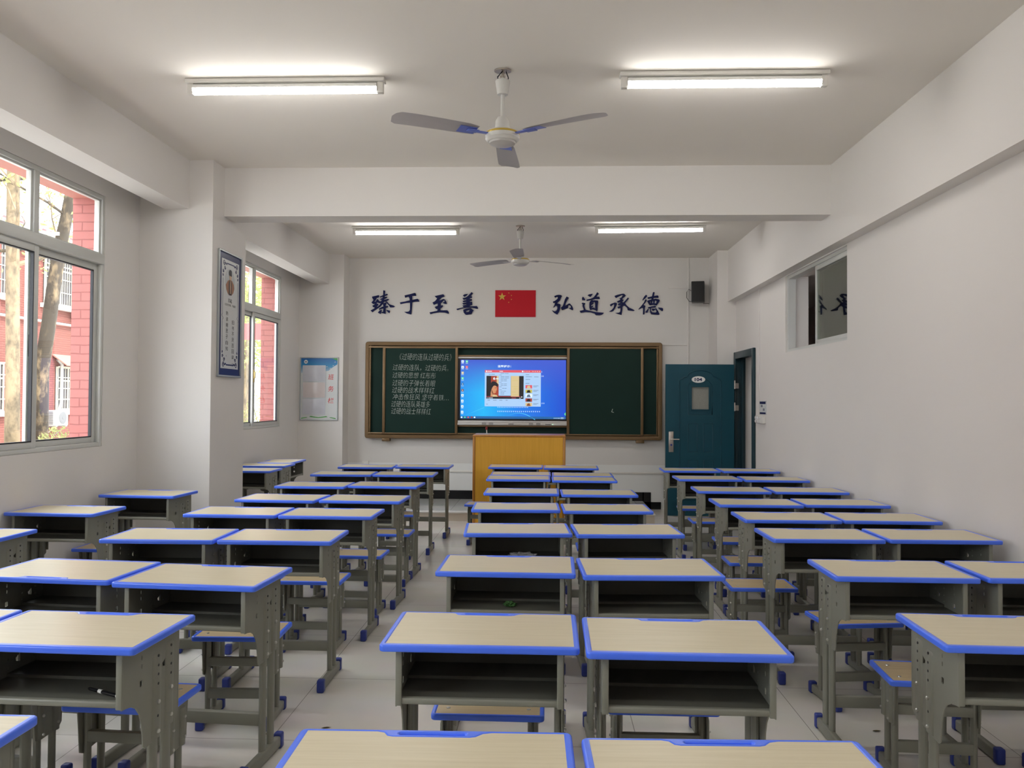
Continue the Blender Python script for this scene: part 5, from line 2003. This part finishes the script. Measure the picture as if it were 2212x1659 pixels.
def branchy(bm, base, d, L, r, depth, rr, leaves):
    pts = [base]
    rad = [r]
    v = d.normalized()
    p = base.copy()
    for i in range(4):
        v = (v + Vector((rr.uniform(-.25, .25), rr.uniform(-.25, .25), rr.uniform(-.12, .2)))).normalized()
        p = p + v * (L / 4)
        pts.append(p.copy())
        rad.append(r * (1 - 0.18 * (i + 1)))
    add_tube(bm, pts, rad, n=5)
    leaves.append(pts[-1])
    leaves.append(pts[-2])
    if depth:
        for q in pts[2:]:
            nd = (v + Vector((rr.uniform(-1, 1), rr.uniform(-1, 1), rr.uniform(-.5, .7)))).normalized()
            branchy(bm, q, nd, L * 0.55, r * 0.45, depth - 1, rr, leaves)


def leafquad(bm, c, size, rr):
    a = Vector((rr.uniform(-1, 1), rr.uniform(-1, 1), rr.uniform(-1, 1))).normalized()
    b = a.cross(Vector((rr.uniform(-1, 1), rr.uniform(-1, 1), rr.uniform(-1, 1)))).normalized()
    s = size * rr.uniform(0.6, 1.3)
    vs = [bm.verts.new(c + a * s), bm.verts.new(c + b * s * 0.4), bm.verts.new(c - a * s), bm.verts.new(c - b * s * 0.4)]
    bm.faces.new(vs)


def tree(name, label, pts, rad, bark, limbs, nleaf, lsize, spread, seed, group='trees in the yard'):
    rr = random.Random(seed)
    base = Vector(pts[0])
    t = thing(name, label, 'tree', base, 0, group)
    rel = [Vector(p) - base for p in pts]
    bm = BM()
    add_tube(bm, rel, rad, n=14)
    tk = obj('trunk', bm, bark, t)
    tips = []
    bm = BM()
    for (k, d, L, r) in limbs:
        branchy(bm, rel[k], Vector(d), L, r, 2, rr, tips)
    if limbs:
        obj('branches', bm, bark, t)
    else:
        bm.free()
        tips = [rel[-1]]
    bm = BM()
    for i in range(nleaf):
        c = tips[rr.randrange(len(tips))] + Vector((rr.gauss(0, spread), rr.gauss(0, spread), rr.gauss(0, spread)))
        leafquad(bm, c, lsize, rr)
    obj('foliage', bm, M_LEAF, t, smooth=False)


tree('tree', 'straight pale-barked tree trunk outside the nearer window, left', [(-10.02, 15.15, GZ), (-10.04, 15.15, 2), (-10.08, 15.15, 4), (-10.16, 15.2, 9)], [0.14, 0.12, 0.115, 0.10], M_BARK,
     [(2, (0.5, -0.6, 0.6), 2.2, 0.05), (2, (0.3, 0.9, 0.5), 2.4, 0.05), (3, (0.2, -1, 0.2), 2.5, 0.06), (3, (0.3, 1, 0.2), 2.5, 0.06)], 1300, 0.07, 0.30, 11)
tree('tree', 'leaning mottled tree trunk outside the nearer window, right', [(-9.84, 15.7, GZ), (-9.83, 15.7, 2.04), (-9.70, 15.7, 2.96), (-9.60, 15.7, 3.77), (-9.52, 15.7, 4.35), (-9.38, 15.7, 5.05), (-9.31, 15.7, 5.46), (-9.05, 15.7, 8.6)], [0.15, 0.135, 0.13, 0.125, 0.12, 0.11, 0.105, 0.09], M_BARK2,
     [(5, (-0.3, -1, 0.3), 1.8, 0.03), (6, (-0.2, -1, 0.5), 2.0, 0.03), (6, (0.2, 0.9, 0.2), 1.8, 0.03), (7, (0.3, -0.4, 0.9), 1.8, 0.04)], 900, 0.06, 0.28, 12)
tree('tree', 'dark crooked tree at the left edge of the nearer window', [(-10.9, 14.9, GZ), (-10.9, 14.9, 3), (-10.85, 14.85, 4.2), (-10.6, 14.85, 5.5), (-10.3, 14.9, 8)], [0.15, 0.13, 0.12, 0.10, 0.08], M_BARK2,
     [(2, (0.4, 0.8, 0.1), 2.0, 0.05), (3, (0.4, 0.6, 0.3), 2.0, 0.05), (3, (0.5, -0.5, 0.2), 2.0, 0.05)], 1000, 0.06, 0.26, 13)
for i, (x, y, h, lb) in enumerate(((-11.2, 30.5, 8, 'leafy green tree seen through the farther window, nearest of that grove'), (-13.8, 37, 9, 'leafy green tree seen through the farther window, middle of that grove'), (-10.2, 34.0, 8.5, 'leafy green tree seen through the farther window, rightmost of that grove'), (-16.5, 44, 10, 'leafy green tree seen through the farther window, farthest of that grove'))):
    rr = random.Random(40 + i)
    t = thing('leafy_tree', lb, 'tree', (x, y, GZ), 0, 'leafy trees in the yard')
    bm = BM()
    add_tube(bm, [(0, 0, 0), (0.1, 0.1, h * 0.25), (-0.1, 0.15, h * 0.45), (0.1, 0, h * 0.8)], [0.17, 0.14, 0.11, 0.05], n=10)
    obj('trunk', bm, M_BARK, t)
    bm = BM()
    for k in range(4600):
        a, b = rr.uniform(0, 2 * math.pi), rr.uniform(-1, 1)
        r = (rr.random() ** 0.4) * 2.4
        q = math.sqrt(1 - b * b)
        leafquad(bm, Vector((r * q * math.cos(a), r * q * math.sin(a), h * 0.66 + b * r * h * 0.14)), 0.085, rr)
    obj('foliage', bm, M_LEAF, t, smooth=False)
bn = thing('banner', 'red cloth banner strung between the trees outside the farther window', 'banner', (-8.9, 25.5, 3.35))
bm = BM()
add_box(bm, -2.0, 2.0, -0.01, 0.01, 0, 0.52)
obj('banner_cloth', bm, M_BANNER, bn)
bm = BM()
for s in (-1, 1):
    add_tube(bm, [(s * 2.0, 0, 0.26), (s * 2.0, 0, -3.55)], 0.03, n=8)
obj('banner_pole', bm, M_BARK, bn)
bm = BM()
add_box(bm, -40, -8, 56, 56.4, GZ, 5.0)
struct(obj('wall_yard', bm, M_PALEWALL))


def shrub(x, y, w, h, label, seed, grassy=False):
    rr = random.Random(seed)
    bm = BM()
    for k in range(2200):
        a = rr.uniform(0, 2 * math.pi)
        r = w * math.sqrt(rr.random())
        z = h * rr.random() * (1.15 - (r / w) ** 2 * 0.6)
        leafquad(bm, Vector((r * math.cos(a), r * math.sin(a), z)), 0.045, rr)
    for k in range(6):
        a = rr.uniform(0, 2 * math.pi)
        add_tube(bm, [(0, 0, 0), (0.4 * w * math.cos(a), 0.4 * w * math.sin(a), h * 0.8)], 0.012, n=4)
    o = obj('shrub', bm, M_LEAF2, smooth=False)
    o.location = (x, y, GZ)
    tag(o, label, 'shrub', 'shrubs in the yard')


shrub(-10.2, 14.2, 0.7, 0.95, 'low yellow-green shrub at the foot of the pale trunk, left window', 51, True)
shrub(-9.0, 14.9, 0.55, 1.05, 'low yellow-green shrub at the foot of the leaning trunk', 52, True)
shrub(-9.2, 26.8, 1.0, 1.75, 'rounded green shrub seen low through the farther window', 53)

bpy.context.view_layer.update()
